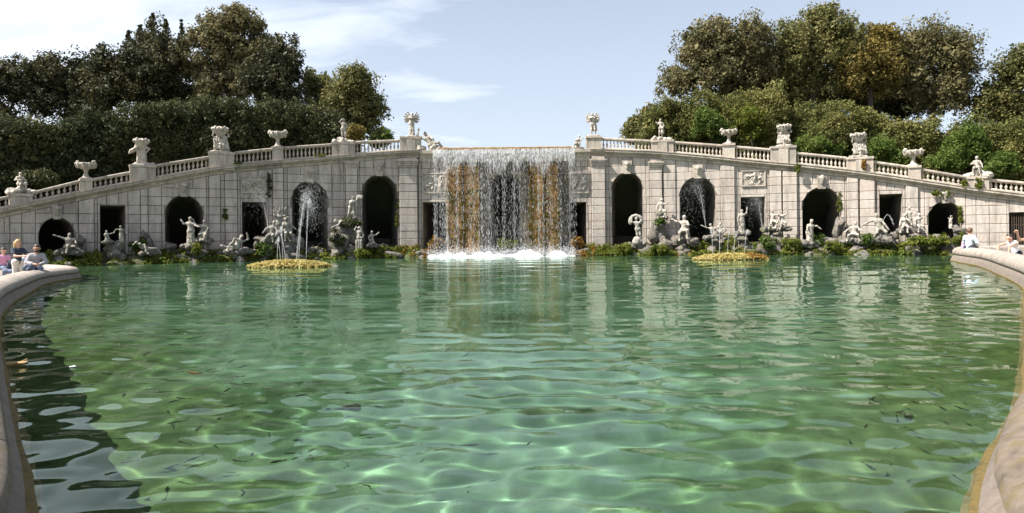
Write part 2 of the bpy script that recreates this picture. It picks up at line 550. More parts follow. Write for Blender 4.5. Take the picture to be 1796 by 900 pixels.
# ------------------------------------------------------------------ sculpting: blended capsules turned into one closed surface
def surface(prims, h, k=0.02, rough=0.0, rscale=6.0, seed=0.0):
    P0 = np.array([p[0] for p in prims], dtype='f'); P1 = np.array([p[1] for p in prims], dtype='f')
    R0 = np.array([p[2] for p in prims], dtype='f'); R1 = np.array([p[3] for p in prims], dtype='f')
    rm = max(R0.max(), R1.max())
    lo = np.minimum(P0 - R0[:, None], P1 - R1[:, None]).min(0) - 3 * h - k
    hi = np.maximum(P0 + R0[:, None], P1 + R1[:, None]).max(0) + 3 * h + k
    n = np.ceil((hi - lo) / h).astype(int) + 1
    ax = [lo[i] + h * np.arange(n[i], dtype='f') for i in range(3)]
    acc = np.zeros(n, dtype='f')
    X, Y, Z = ax[0][:, None, None], ax[1][None, :, None], ax[2][None, None, :]
    for a, b, r0, r1 in zip(P0, P1, R0, R1):
        pad = max(r0, r1) + 6 * k
        sl = []
        for i in range(3):
            s0 = np.searchsorted(ax[i], min(a[i], b[i]) - pad); s1 = np.searchsorted(ax[i], max(a[i], b[i]) + pad)
            sl.append(slice(max(s0 - 1, 0), min(s1 + 1, n[i])))
        x, y, z = X[sl[0]], Y[:, sl[1]], Z[:, :, sl[2]]
        ba = b - a
        dd = float((ba * ba).sum())
        if dd < 1e-9:
            t = 0.0
            dist = np.sqrt((x - a[0]) ** 2 + (y - a[1]) ** 2 + (z - a[2]) ** 2) - r0
        else:
            t = np.clip(((x - a[0]) * ba[0] + (y - a[1]) * ba[1] + (z - a[2]) * ba[2]) / dd, 0, 1)
            dist = np.sqrt((x - a[0] - t * ba[0]) ** 2 + (y - a[1] - t * ba[1]) ** 2 + (z - a[2] - t * ba[2]) ** 2) - (r0 + (r1 - r0) * t)
        acc[tuple(sl)] += np.exp(-np.clip(dist, -0.6, 0.6) / k)
    f = -k * np.log(acc + 1e-12)
    if rough:
        G = np.stack(np.meshgrid(*ax, indexing='ij'), -1)
        f = f + rough * (vnoise(G + seed, rscale) + 0.5 * vnoise(G + seed, rscale * 2.1))
    ins = f < 0
    c = np.zeros(n - 1, dtype=int)
    S = [(i, j, l) for i in (0, 1) for j in (0, 1) for l in (0, 1)]

    def sub(A, o):
        return A[o[0]:n[0] - 1 + o[0], o[1]:n[1] - 1 + o[1], o[2]:n[2] - 1 + o[2]]
    for o in S: c += sub(ins, o)
    active = (c > 0) & (c < 8)
    idx = -np.ones(n - 1, dtype=int)
    ii = np.argwhere(active)
    idx[active] = np.arange(len(ii))
    sm = np.zeros((len(ii), 3), dtype='f'); cnt = np.zeros(len(ii), dtype='f')
    for o in S:
        for axis in range(3):
            if o[axis]: continue
            o2 = list(o); o2[axis] = 1
            fa = f[ii[:, 0] + o[0], ii[:, 1] + o[1], ii[:, 2] + o[2]]
            fb = f[ii[:, 0] + o2[0], ii[:, 1] + o2[1], ii[:, 2] + o2[2]]
            cr = (fa < 0) != (fb < 0)
            t = np.where(cr, fa / np.where(cr, fa - fb, 1), 0)
            p = np.array(o, dtype='f')[None, :].repeat(len(ii), 0)
            p[:, axis] += t
            sm += p * cr[:, None]; cnt += cr
    v = lo + h * (ii + sm / cnt[:, None])
    quads = []
    for axis in range(3):
        b, c2 = (axis + 1) % 3, (axis + 2) % 3
        A = np.take(ins, range(n[axis] - 1), axis); B = np.take(ins, range(1, n[axis]), axis)
        e = np.argwhere(A != B)
        e = e[(e[:, b] > 0) & (e[:, c2] > 0) & (e[:, b] < n[b] - 1) & (e[:, c2] < n[c2] - 1)]
        def cell(db, dc):
            q = e.copy(); q[:, b] += db; q[:, c2] += dc
            return idx[q[:, 0], q[:, 1], q[:, 2]]
        q = np.stack([cell(-1, -1), cell(0, -1), cell(0, 0), cell(-1, 0)], 1)
        flip = ~A[e[:, 0], e[:, 1], e[:, 2]]
        q[flip] = q[flip][:, ::-1]
        quads.append(q)
    q = np.concatenate(quads)
    q = q[(q >= 0).all(1)]
    return v, q


class Sculpt:
    """Collects capsules for figures, drapery, rocks and animals in a local frame (x right, -y front, z up)."""

    def __init__(self, o=(0, 0, 0), yaw=0.0, s=1.0):
        self.p = []
        self.o, self.yaw, self.s = Vector(o), yaw, s

    def T(self, p):
        c, s = math.cos(self.yaw), math.sin(self.yaw)
        x, y, z = p
        return np.array((self.o.x + self.s * (x * c - y * s), self.o.y + self.s * (x * s + y * c), self.o.z + self.s * z))

    def cap(self, a, b, r0, r1=None):
        self.p.append((self.T(a), self.T(b), r0 * self.s, (r0 if r1 is None else r1) * self.s))

    def ball(self, a, r_):
        self.cap(a, a, r_)

    def at(self, o, yaw=0.0, s=1.0):
        self.o, self.yaw, self.s = Vector(o), yaw, s
        return self


V = Vector


def human(S, pelvis=(0, 0, 0.95), spine=(0, 0, 1), across=(1, 0, 0), armL=None, armR=None, legL=None, legR=None, robe=0, head=(0, -0.02, 0), wings=0, bulk=1.17, cloak=False):
    """A figure 1.78 m tall in the current frame. armX = (elbow, hand), legX = (knee, ankle)."""
    p, sp, ac = V(pelvis), V(spine).normalized(), V(across).normalized()
    fr = ac.cross(sp).normalized()
    b = bulk
    waist, chest, neck = p + sp * 0.18, p + sp * 0.40, p + sp * 0.56
    hd = p + sp * 0.735 + V(head)
    S.cap(p - ac * 0.07, p + ac * 0.07, 0.125 * b)
    S.cap(p, waist, 0.13 * b, 0.112 * b)
    S.cap(waist, chest, 0.112 * b, 0.128 * b)
    S.cap(chest - ac * 0.09, chest + ac * 0.09, 0.105 * b)
    S.cap(chest + sp * 0.07 - ac * 0.13, chest + sp * 0.07 + ac * 0.13, 0.065 * b)
    S.cap(chest + sp * 0.08, hd, 0.06)
    S.cap(hd - sp * 0.03 - fr * 0.01, hd + sp * 0.03, 0.078, 0.090)
    S.ball(hd + fr * 0.088 - sp * 0.02, 0.018)
    S.cap(hd - fr * 0.04 + sp * 0.03, hd - fr * 0.05 - sp * 0.05, 0.082, 0.066)
    armL = armL or (p + ac * 0.30 + sp * 0.22, p + ac * 0.27 + fr * 0.12)
    armR = armR or (p - ac * 0.30 + sp * 0.22, p - ac * 0.27 + fr * 0.12)
    for s, arm in ((1, armL), (-1, armR)):
        sh = chest + sp * 0.065 + ac * 0.185 * s
        e, h = V(arm[0]), V(arm[1])
        S.cap(sh, e, 0.056 * b, 0.044 * b)
        S.cap(e, h, 0.044 * b, 0.032 * b)
        t = (h - e).normalized()
        S.cap(h, h + t * 0.09, 0.036, 0.026)
    legL = legL or (p + ac * 0.11 + fr * 0.06 - V((0, 0, 0.45)), p + ac * 0.12 - V((0, 0, 0.87)))
    legR = legR or (p - ac * 0.10 - V((0, 0, 0.45)), p - ac * 0.11 - V((0, 0, 0.87)))
    for s, leg in ((1, legL), (-1, legR)):
        hp = p + ac * 0.09 * s
        kn, an = V(leg[0]), V(leg[1])
        S.cap(hp, kn, 0.088 * b, 0.06 * b)
        S.cap(kn, an, 0.06 * b, 0.038 * b)
        S.cap(an + V((0, 0, -0.02)), an + fr * 0.14 + V((0, 0, -0.045)), 0.042, 0.03)
    if robe:
        top = waist if robe == 1 else chest
        ank = (V(legL[1]) + V(legR[1])) * 0.5
        for k in range(11):
            t = 2 * math.pi * k / 11
            off0 = ac * 0.10 * math.cos(t) + fr * 0.07 * math.sin(t)
            off1 = ac * (0.19 + 0.03 * (k % 2)) * math.cos(t) + fr * (0.14 + 0.03 * (k % 3)) * math.sin(t)
            S.cap(top + off0, ank + off1, 0.05, 0.04)
    if cloak:
        for k in range(5):
            S.cap(chest + ac * (0.16 - 0.05 * k) - fr * 0.1, p + ac * (0.30 - 0.08 * k) - fr * 0.17 - V((0, 0, 0.5 + 0.05 * (k % 2))), 0.05, 0.05)
    if wings:
        for s in (1, -1):
            root = chest - fr * 0.10 + ac * 0.06 * s
            for k in range(6):
                t = R(62 - 21 * k)
                tip = root + (ac * s * math.cos(t) + sp * math.sin(t)) * (0.50 - 0.025 * k) * wings
                S.cap(root, tip, 0.05, 0.055)
    return hd, fr


def sculpt_obj(name, S, material, parent, h=0.035, k=0.02, rough=0.012, rscale=7.0):
    v, q = surface(S.p, h, k, rough, rscale, random.random() * 20)
    return add(name, v, q, material, parent, True)


def boulder(name, c, rx, ry, rz, parent, material='rock', seed=0, n=2, sharp=0.34):
    """An angular lump: a subdivided icosahedron pushed about by noise and cut by flats."""
    t = (1 + 5 ** 0.5) / 2
    v = np.array([(-1, t, 0), (1, t, 0), (-1, -t, 0), (1, -t, 0), (0, -1, t), (0, 1, t), (0, -1, -t), (0, 1, -t), (t, 0, -1), (t, 0, 1), (-t, 0, -1), (-t, 0, 1)], dtype=float)
    f = [(0, 11, 5), (0, 5, 1), (0, 1, 7), (0, 7, 10), (0, 10, 11), (1, 5, 9), (5, 11, 4), (11, 10, 2), (10, 7, 6), (7, 1, 8), (3, 9, 4), (3, 4, 2), (3, 2, 6), (3, 6, 8), (3, 8, 9), (4, 9, 5), (2, 4, 11), (6, 2, 10), (8, 6, 7), (9, 8, 1)]
    v = list(map(tuple, v / np.linalg.norm(v[0])))
    for _ in range(n):
        cache, nf = {}, []
        def mid(a, b):
            key = (min(a, b), max(a, b))
            if key not in cache:
                p = np.array(v[a]) + np.array(v[b]); p = p / np.linalg.norm(p)
                v.append(tuple(p)); cache[key] = len(v) - 1
            return cache[key]
        for a, b, c_ in f:
            x, y, z = mid(a, b), mid(b, c_), mid(c_, a)
            nf += [(a, x, z), (b, y, x), (c_, z, y), (x, y, z)]
        f = nf
    v = np.array(v)
    r_ = np.random.default_rng(seed)
    d = 1 + sharp * fbm(v + r_.random(3) * 20, 1.3, 3) + 0.10 * vnoise(v + r_.random(3) * 20, 6.0)
    v = v * d[:, None]
    for _ in range(11):
        nn = r_.normal(size=3); nn /= np.linalg.norm(nn)
        s = v @ nn
        lim = 0.42 + 0.3 * r_.random()
        v = v - np.clip(s - lim, 0, None)[:, None] * nn[None, :] * 0.85
    v = v * np.array((rx, ry, rz))
    a = r_.random() * 0.8 - 0.4
    ca, sa = math.cos(a), math.sin(a)
    v = np.stack([v[:, 0] * ca - v[:, 2] * sa, v[:, 1], v[:, 0] * sa + v[:, 2] * ca], 1) + np.array(c)
    return add(name, v, np.array(f), material, parent, False)


# ------------------------------------------------------------------ leaves
def leaf_cloud(centers, radii, per, size, gen, flat=0.0):
    """Small four-cornered leaves scattered in balls: arrays of vertices and quads."""
    n = len(centers)
    c = np.repeat(np.asarray(centers, dtype='f'), per, 0)
    rr = np.repeat(np.asarray(radii, dtype='f').reshape(n, -1), per, 0)
    d = gen.normal(size=c.shape); d /= np.linalg.norm(d, axis=1)[:, None]
    rad = gen.random(len(c)) ** 0.45
    p = c + d * rad[:, None] * rr
    nrm = d * 0.8 + gen.normal(size=c.shape) * 0.75
    nrm[:, 2] += flat
    nrm /= np.linalg.norm(nrm, axis=1)[:, None]
    t = np.cross(nrm, gen.normal(size=c.shape)); t /= np.linalg.norm(t, axis=1)[:, None] + 1e-6
    b = np.cross(nrm, t)
    s = (size * (0.6 + 0.8 * gen.random(len(c))))[:, None]
    v = np.stack([p - t * s, p - b * s * 0.55 + nrm * s * 0.12, p + t * s, p + b * s * 0.55 + nrm * s * 0.12], 1).reshape(-1, 3)
    q = np.arange(len(c) * 4, dtype='i').reshape(-1, 4)
    return v, q


def blob_clumps(c, r3, n, gen, rmin=0.55, surf=0.5):
    d = gen.normal(size=(n, 3)); d /= np.linalg.norm(d, axis=1)[:, None]
    rad = rmin + (1 - rmin) * gen.random(n) ** surf
    rad *= 1 + 0.2 * gen.normal(size=n)
    return np.asarray(c) + d * rad[:, None] * np.asarray(r3)


def tree(label, Y, base, blobs, leaf, seed, per=68, size=0.138, dens=1.0, trunk=0.24, limbs=7, cat='tree', name='oak_tree', group=None, ydepth=0.8, clump=0.75, inner=0.15, spires=(), solid=1.0):
    """base = (px, py) of the foot; blobs = (px, py, rx, ry) as seen at distance Y, one crown bough each."""
    gen = np.random.default_rng(seed)
    k = Y / F
    b = W(base[0], base[1], Y)
    t = thing(name, label, cat, b, group)
    cs, rs = [], []
    cents = []
    for px, py, rx, ry in blobs:
        dy = gen.normal() * 0.8
        c = W(px, py, Y); c.y += dy
        r3 = (rx * k, max(rx, ry) * k * ydepth, ry * k)
        area = 4 * math.pi * ((r3[0] * r3[1]) ** 1.6 / 3 + (r3[0] * r3[2]) ** 1.6 / 3 + (r3[1] * r3[2]) ** 1.6 / 3) ** (1 / 1.6)
        n = int(max(10, area * 0.9 * dens))
        cc = blob_clumps(c, r3, n, gen, 0.62)
        cs.append(cc); rs.append(clump * (0.6 + 0.8 * gen.random(n)))
        ni = int(n * inner)
        if ni:
            cs.append(blob_clumps(c, [x * 0.65 for x in r3], ni, gen, 0.2)); rs.append(np.full(ni, clump * 1.3))
        cents.append((c, r3))
    for px, py0, py1, w in spires:
        n = 12
        for j in range(n):
            f_ = j / (n - 1)
            c = W(px + gen.normal() * w * 0.3 * (1 - f_), py0 + (py1 - py0) * f_, Y)
            cs.append(np.array([c])); rs.append(np.array([max(0.12, w * k * (1 - f_ * 0.85))]))
    cs = np.concatenate(cs); rs = np.concatenate(rs)
    v, q = leaf_cloud(cs, rs, per, size, gen)
    fill = [blob_clumps(c, [x * 0.72 for x in r3], int(14 + 2.2 * r3[0] * r3[2] * solid), gen, 0.1) for c, r3 in cents]
    if solid > 0:
        fc = np.concatenate(fill)
        v2, q2 = leaf_cloud(fc, np.full(len(fc), 0.8), 26, 0.30, gen)
        q = np.concatenate([q, q2 + len(v)]); v = np.concatenate([v, v2])
    add('crown', v, q, leaf, t)
    # trunk and limbs
    parts = []
    zc = min(c.z for c, _ in cents)
    mid = Vector((sum(c.x for c, _ in cents) / len(cents), Y, 0))
    fork = Vector((b.x * 0.6 + mid.x * 0.4, Y, b.z + (zc - b.z) * 0.8 + 0.5))
    pts = [b - V((0, 0, 0.8)), b * 0.6 + fork * 0.4 + V((0.15, 0, 0)), fork]
    parts.append(tube(pts, [trunk * 1.3, trunk, trunk * 0.8], 9))
    for c, r3 in cents:
        for j in range(max(1, int(limbs / len(cents)))):
            e = c + V((gen.normal() * r3[0] * 0.4, gen.normal() * r3[1] * 0.3, r3[2] * (0.5 * gen.random())))
            m1 = fork * 0.6 + e * 0.4 + V((gen.normal() * 0.4, gen.normal() * 0.3, 0.3))
            m2 = fork * 0.25 + e * 0.75 + V((gen.normal() * 0.5, gen.normal() * 0.3, 0.2))
            parts.append(tube([fork, m1, m2, e], [trunk * 0.62, trunk * 0.42, trunk * 0.25, 0.04], 6))
            for _ in range(3):
                e2 = m2 + V((max(-1, min(1, gen.normal())) * 0.8 , gen.normal() * 0.5, 0.7 * gen.random()))
                parts.append(tube([m2, (m2 + e2) * 0.5 + V((0, 0, 0.2)), e2], [trunk * 0.22, trunk * 0.13, 0.03], 5))
    v, f = join(parts)
    add('trunk', v, f, 'bark', t)
    return t


def shrub(label, c, r3, leaf, seed, n=26, per=60, size=0.09, cat='shrub', name='shrub', group=None, stem=True, clump=0.3):
    gen = np.random.default_rng(seed)
    t = thing(name, label, cat, c, group)
    cc = blob_clumps(c, r3, n, gen, 0.35)
    cc[:, 2] = np.maximum(cc[:, 2], c[2] - r3[2] * 0.7)
    v, q = leaf_cloud(cc, clump * (0.6 + 0.8 * gen.random(n)), per, size, gen, 0.3)
    add('foliage', v, q, leaf, t)
    if stem:
        parts = []
        for _ in range(5):
            e = Vector(c) + V((gen.normal() * r3[0] * 0.4, gen.normal() * r3[1] * 0.4, r3[2] * 0.4))
            parts.append(tube([Vector(c) - V((0, 0, r3[2])), (Vector(c) * 0.7 + e * 0.3), e], [0.04, 0.03, 0.015], 5))
        v, f = join(parts)
        add('stem', v, f, 'bark', t)
    return t


# ------------------------------------------------------------------ pool outline
CURB = [(-60, 30.5), (-40, 30.8), (-30, 31.0), (-25, 30.2), (-21.6, 28.6), (-19.0, 26.6), (-17.6, 24.9), (-17.0, 23.2), (-16.2, 21.2), (-14.3, 18.2), (-12.3, 15.1),
        (-10.2, 12.2), (-7.9, 9.4), (-5.86, 7.05), (-4.6, 5.6), (-3.55, 4.4), (-2.6, 3.3), (-1.9, 2.3), (-1.0, 1.35), (0, 1.05),
        (0.9, 1.3), (1.75, 2.2), (2.40, 3.2), (3.15, 4.05), (4.2, 5.1), (5.35, 6.4), (7.3, 8.7), (10.2, 12.2), (13.5, 16.2), (17.1, 21.6), (20.0, 26.2), (22.0, 30.2),
        (22.9, 31.9), (24.4, 33.2), (27.0, 34.0), (30.5, 34.4), (36, 34.8), (60, 36)]


def catmull(pts, step):
    out = []
    n = len(pts)
    for i in range(n - 1):
        p0, p1, p2, p3 = (np.array(pts[max(0, min(n - 1, i + k))]) for k in (-1, 0, 1, 2))
        m = max(2, int(np.linalg.norm(p2 - p1) / step))
        for j in range(m):
            t = j / m
            out.append(0.5 * ((2 * p1) + (p2 - p0) * t + (2 * p0 - 5 * p1 + 4 * p2 - p3) * t * t + (3 * p1 - p0 - 3 * p2 + p3) * t ** 3))
    out.append(np.array(pts[-1]))
    return np.array(out)


CP = catmull(CURB, 0.3)
_t = np.gradient(CP, axis=0); _t /= np.linalg.norm(_t, axis=1)[:, None]
CN = np.stack([_t[:, 1], -_t[:, 0]], 1)      # away from the water (walking from the far left, round the near end)
if np.dot(CN[len(CP) // 2], (0, -1)) < 0: CN = -CN
CS = np.concatenate([[0], np.cumsum(np.linalg.norm(np.diff(CP, axis=0), axis=1))])


def ctop(i):
    """Height of the curb's crown: a little lower on the left than on the right."""
    return float(np.interp(CP[i][0], [-18, -14, -9, -3, 0, 4, 9, 20], [0.46, 0.54, 0.54, 0.36, 0.38, 0.44, 0.66, 0.74]))


def curb_sweep(i0, i1, prof, lift=False):
    v, f = [], []
    k = len(prof)
    for i in range(i0, i1 + 1):
        for o_, z in prof:
            v.append((CP[i][0] + CN[i][0] * o_, CP[i][1] + CN[i][1] * o_, z * (ctop(i) / 0.70 if z > 0.01 else 1)))
    for i in range(i1 - i0):
        for j in range(k - 1):
            f.append((i * k + j, (i + 1) * k + j, (i + 1) * k + j + 1, i * k + j + 1))
    f.append(tuple(range(k))); f.append(tuple(range(k * (i1 - i0 + 1) - 1, k * (i1 - i0) - 1, -1)))
    return v, f


curb = thing('pool_curb', 'rounded pale stone curb sweeping round the near edge of the green pool', 'curb', (0, 1, 0))
CAPP = [(0.16, 0.305), (0.11, 0.34), (0.09, 0.41), (0.11, 0.52), (0.19, 0.62), (0.33, 0.68), (0.50, 0.70), (0.68, 0.68), (0.80, 0.62), (0.86, 0.52), (0.86, -0.30)]
FACEP = [(0.0, -1.1), (0.0, -0.02), (0.015, 0.05), (0.07, 0.20), (0.12, 0.29), (0.15, 0.303), (0.40, 0.303)]
cuts = [0]
for i in range(len(CP)):
    if CS[i] - CS[cuts[-1]] > 1.9 + 0.5 * ((i * 37) % 10) / 10: cuts.append(i)
cuts.append(len(CP) - 1)
for a, b in zip(cuts[:-1], cuts[1:]):
    if b - a < 2: continue
    v, f = curb_sweep(a, b, CAPP)
    o = add('cap_stone', v, f, 'curb_dark' if CP[(a + b) // 2][1] < 11 else 'curb', curb, True)
    # pull the ends in by a hair so that each joint shows
    me = o.data
    me.set_sharp_from_angle(angle=R(42))
    c = sum((p.co for p in me.vertices), Vector()) / len(me.vertices)
    n = len(CAPP)
    tdir = Vector((CP[b][0] - CP[a][0], CP[b][1] - CP[a][1], 0)).normalized()
    for j in range(n):
        me.vertices[j].co += tdir * 0.010
        me.vertices[len(me.vertices) - 1 - j].co -= tdir * 0.010
    dz = random.uniform(-0.004, 0.004)
    for p in me.vertices: p.co.z += dz
v, f = curb_sweep(0, len(CP) - 1, FACEP)
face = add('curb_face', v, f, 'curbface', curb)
face.cycles.is_caustics_receiver = True
# moss along the waterline, a ragged bead
v, f = [], []
for i in range(len(CP)):
    w_ = 0.004 + 0.018 * max(0, 0.4 + float(vnoise(np.array([CP[i][0], CP[i][1], 0.0]), 1.7)))
    for o_, z in ((0.004, -0.05), (-w_ * 0.8, -0.01), (-w_, 0.03), (-w_ * 0.3, 0.035 + w_ * 0.5), (0.07, 0.04 + w_)):
        jt = 0.008 * float(vnoise(np.array([CP[i][0] * 5, CP[i][1] * 5, z * 20]), 1.0))
        v.append((CP[i][0] + CN[i][0] * (o_ + jt), CP[i][1] + CN[i][1] * (o_ + jt), z + jt))
for i in range(len(CP) - 1):
    for j in range(4): f.append((i * 5 + j, (i + 1) * 5 + j, (i + 1) * 5 + j + 1, i * 5 + j + 1))
add('moss_line', v, f, 'moss', curb, True)
v, f = curb_sweep(0, len(CP) - 1, [(0.02, -1.1), (-0.07, -1.1), (-0.06, -0.20), (0.02, -0.18)])
ledge = add('submerged_ledge', v, f, 'ledge', curb)
ledge.cycles.is_caustics_receiver = True

# paving behind the curb, and the ground that everything stands on
# only the strip next to the curb follows it; farther out plain sheets take over
vv, ff = [], []
for i in range(len(CP)):
    for o_ in (0.80, 1.9): vv.append((CP[i][0] + CN[i][0] * o_, CP[i][1] + CN[i][1] * o_, -0.15))
for i in range(len(CP) - 1): ff.append((2 * i, 2 * i + 2, 2 * i + 3, 2 * i + 1))
tag(add('paving', vv, ff, 'paving'), kind='structure')


def side_sheet(name, idx, far, z):
    pts = [(CP[i][0] + CN[i][0] * 1.7, CP[i][1] + CN[i][1] * 1.7) for i in idx]
    vv = [(x, y, z) for x, y in pts] + [(x, y, z) for x, y in far]
    tag(add(name, vv, [tuple(range(len(vv)))], 'paving'), kind='structure')


mid_i = int(np.argmin(np.abs(CP[:, 0]) + CP[:, 1]))
side_sheet('ground', list(range(0, mid_i, 6)), [(0, -60), (-400, -60), (-400, 30)], -0.158)
side_sheet('ground', list(range(mid_i, len(CP), 6)), [(400, 40), (400, -60), (0, -60)], -0.162)
add('ground', [(-1500, -1500, -2.2), (1500, -1500, -2.2), (1500, 1500, -2.2), (-1500, 1500, -2.2)], [(0, 1, 2, 3)], 'hill')['kind'] = 'structure'

# ------------------------------------------------------------------ water and pool floor
NR, NC = 350, 540
Yr = np.concatenate([np.linspace(0.9, 2.3, 14)[:-1], 2.3 * np.exp(np.linspace(0, math.log(51 / 2.3), NR - 13))])
Tc = np.linspace(-1, 1, NC)
XX = (1.02 * Yr[:, None] + 4.5) * Tc[None, :]
YY = np.repeat(Yr[:, None], NC, 1)
ZZ = np.zeros_like(XX)
wr = np.random.default_rng(3)
res = 0.0092 * YY + 0.014
# gusts: calmer and livelier patches
gust = 0.75 + 0.5 * fbm(np.stack([XX * 0.5, YY * 0.5, XX * 0], -1), 0.35, 2)
for k in range(84):
    lam = 0.165 * math.exp(wr.random() * math.log(3.9)) if k < 58 else 0.9 * math.exp(wr.random() * math.log(4))
    kk = 2 * math.pi / lam
    if k % 10 < 4: sx, sy = wr.normal(0, 7), 47 + wr.normal(0, 3)
    elif k % 10 < 6: sx, sy = wr.choice([-12.0, 13.0]) + wr.normal(0, 2), 34 + wr.normal(0, 2)
    else:
        aa = wr.random() * 6.283
        sx, sy = 70 * math.cos(aa), 15 + 70 * math.sin(aa)
    rr = np.hypot(XX - sx, YY - sy)
    th = np.arctan2(XX - sx, sy - YY + 1e-6)
    sl = (0.0100 if lam < 0.45 else 0.0130) if k < 58 else 0.0046
    fade = np.clip((lam - 3.0 * res) / (1.5 * res), 0, 1)
    ph = kk * rr + wr.random() * 6.28 + 1.2 * np.sin(th * (3 + 5 * wr.random()) + wr.random() * 6) + 0.5 * np.sin(0.21 * kk * (XX * 0.8 - YY * 0.3) + wr.random() * 6)
    ZZ += sl / kk * 1.6 * fade * gust * np.sin(ph)
ZZ -= 0.004
i = np.arange(NR * NC).reshape(NR, NC)
wq = np.stack([i[:-1, :-1], i[:-1, 1:], i[1:, 1:], i[1:, :-1]], -1).reshape(-1, 4)
# keep only what lies inside the basin (the outline plus a lap under the curb)
poly = [(x + n_[0] * 0.05, y + n_[1] * 0.05) for (x, y), n_ in zip(CP, CN)] + [(60, 60), (-60, 60)]
cxy = np.stack([(XX[:-1, :-1] + XX[1:, 1:]).ravel() / 2, (YY[:-1, :-1] + YY[1:, 1:]).ravel() / 2], 1)
ins = np.zeros(len(cxy), bool)
for (x0, y0), (x1, y1) in zip(poly, poly[1:] + poly[:1]):
    if y0 == y1: continue
    c = (y0 > cxy[:, 1]) != (y1 > cxy[:, 1])
    ins ^= c & (cxy[:, 0] < (x1 - x0) * (cxy[:, 1] - y0) / (y1 - y0) + x0)
wq = wq[ins]
wob = add('water', np.stack([XX, YY, ZZ], -1), wq, 'water', None, True)
wob['kind'] = 'structure'
wob.cycles.is_caustics_caster = True
gx = np.linspace(-62, 62, 150); gy = np.linspace(0.2, 52, 70)
GX, GY = np.meshgrid(gx, gy)
GZ = -0.86 + 0.10 * fbm(np.stack([GX, GY, GX * 0], -1), 0.35, 3)
i = np.arange(GX.size).reshape(GX.shape)
fq = np.stack([i[:-1, :-1], i[:-1, 1:], i[1:, 1:], i[1:, :-1]], -1).reshape(-1, 4)
flo = add('pool_floor', np.stack([GX, GY, GZ], -1), fq, 'floor', None, True)
flo['kind'] = 'structure'
flo.cycles.is_caustics_receiver = True

# ------------------------------------------------------------------ the arcade: heights along it, taken from bearings
CL = [(-160, 392), (-60, 378), (0, 367), (60, 354), (150, 336), (235, 320), (275, 313), (367, 296), (411, 290), (490, 282.5), (604, 273.5), (660, 268.5), (705, 265.5), (735, 264.5)]
CR = [(1040, 262.5), (1060, 263), (1143, 266), (1183, 269), (1267, 276.5), (1290, 279), (1353, 285), (1397, 288.5), (1486, 298), (1532, 304), (1593, 313), (1615, 316.5), (1695, 328.5), (1734, 333.5), (1796, 341), (1960, 362)]
HL = [(-160, 372), (-60, 356), (0, 346), (58, 336), (140, 316), (163, 313), (228, 301), (275, 288.5), (367, 274), (411, 266.5), (477, 260), (500, 257.5), (584, 252), (625, 248), (703, 245), (735, 244.5)]
HR = [(1040, 241), (1057, 242), (1143, 246), (1183, 248), (1267, 254), (1290, 256), (1352, 261), (1397, 267), (1486, 275.5), (1532, 282.5), (1593, 291), (1615, 295.5), (1695, 309), (1734, 313.5), (1796, 319), (1960, 340)]


def line(tab):
    us = [p[0] for p in tab]; zs = [FZ(u, y) for u, y in tab]
    return lambda u: float(np.interp(u, us, zs))


zcl, zcr, zhl, zhr = line(CL), line(CR), line(HL), line(HR)
LIPZ = FZ(890, 262.5)


def zc(u): return zcl(u) if u < 735 else (zcr(u) if u > 1040 else LIPZ - 0.02)
def zh(u): return zhl(u) if u < 800 else zhr(u)


# (u0, u1, y of the crown, y of the springing or None for a flat head)
OPEN = [(68, 132, 382, 413), (176, 220, 361, None), (290, 357, 343, 377), (425, 468, 355, None), (513, 575, 318, 350), (636, 697, 307, 338),
        (742, 783, 355, None), (862, 915, 304, 331), (1001, 1029, 355, None),
        (1074, 1128, 303, 331), (1193, 1256, 311, 343), (1300, 1342, 346, None), (1408, 1475, 329, 362), (1543, 1583, 341, None), (1628, 1687, 354, 382), (1770, 1806, 373, None)]


def open_top(o, u):
    u0, u1, yt, ys = o
    uc = (u0 + u1) / 2
    z1 = FZ(uc, yt)
    if ys is None: return z1
    z0 = FZ(uc, ys)
    x = (u - uc) / ((u1 - u0) / 2)
    return z0 + (z1 - z0) * math.sqrt(max(0, 1 - x * x))


def head(u):
    """Lowest masonry height at bearing u: the top of an opening, or the ground."""
    for o in OPEN:
        if o[0] - 0.01 <= u <= o[1] + 0.01: return open_top(o, u)
    return -0.3


def core(u0, u1, parent, top):
    us = [u0]
    while us[-1] < u1 - 7: us.append(us[-1] + 6)
    us.append(u1)
    for o in OPEN:
        if o[1] < u0 or o[0] > u1: continue
        us += [o[0] - 0.02, o[0] + 0.02, o[1] - 0.02, o[1] + 0.02]
        if o[3]: us += [(o[0] + o[1]) / 2 - (o[1] - o[0]) / 2 * math.cos(math.pi * k / 18) for k in range(1, 18)]
    us = sorted(u for u in us if u0 <= u <= u1)
    v, f = [], []
    for a, b in zip(us[:-1], us[1:]):
        if b - a < 0.03 and any(abs(a - e) < 0.05 for o in OPEN for e in o[:2]): continue
        m_ = (a + b) / 2
        ins = any(o[0] < m_ < o[1] for o in OPEN)
        za = head(a + 0.03) if ins else -0.3
        zb = head(b - 0.03) if ins else -0.3
        k = len(v)
        v += [FP(a, za), FP(b, zb), FP(b, top(b)), FP(a, top(a))]
        f.append((k, k + 1, k + 2, k + 3))
    add('wall_core', v, f, 'joint', parent)


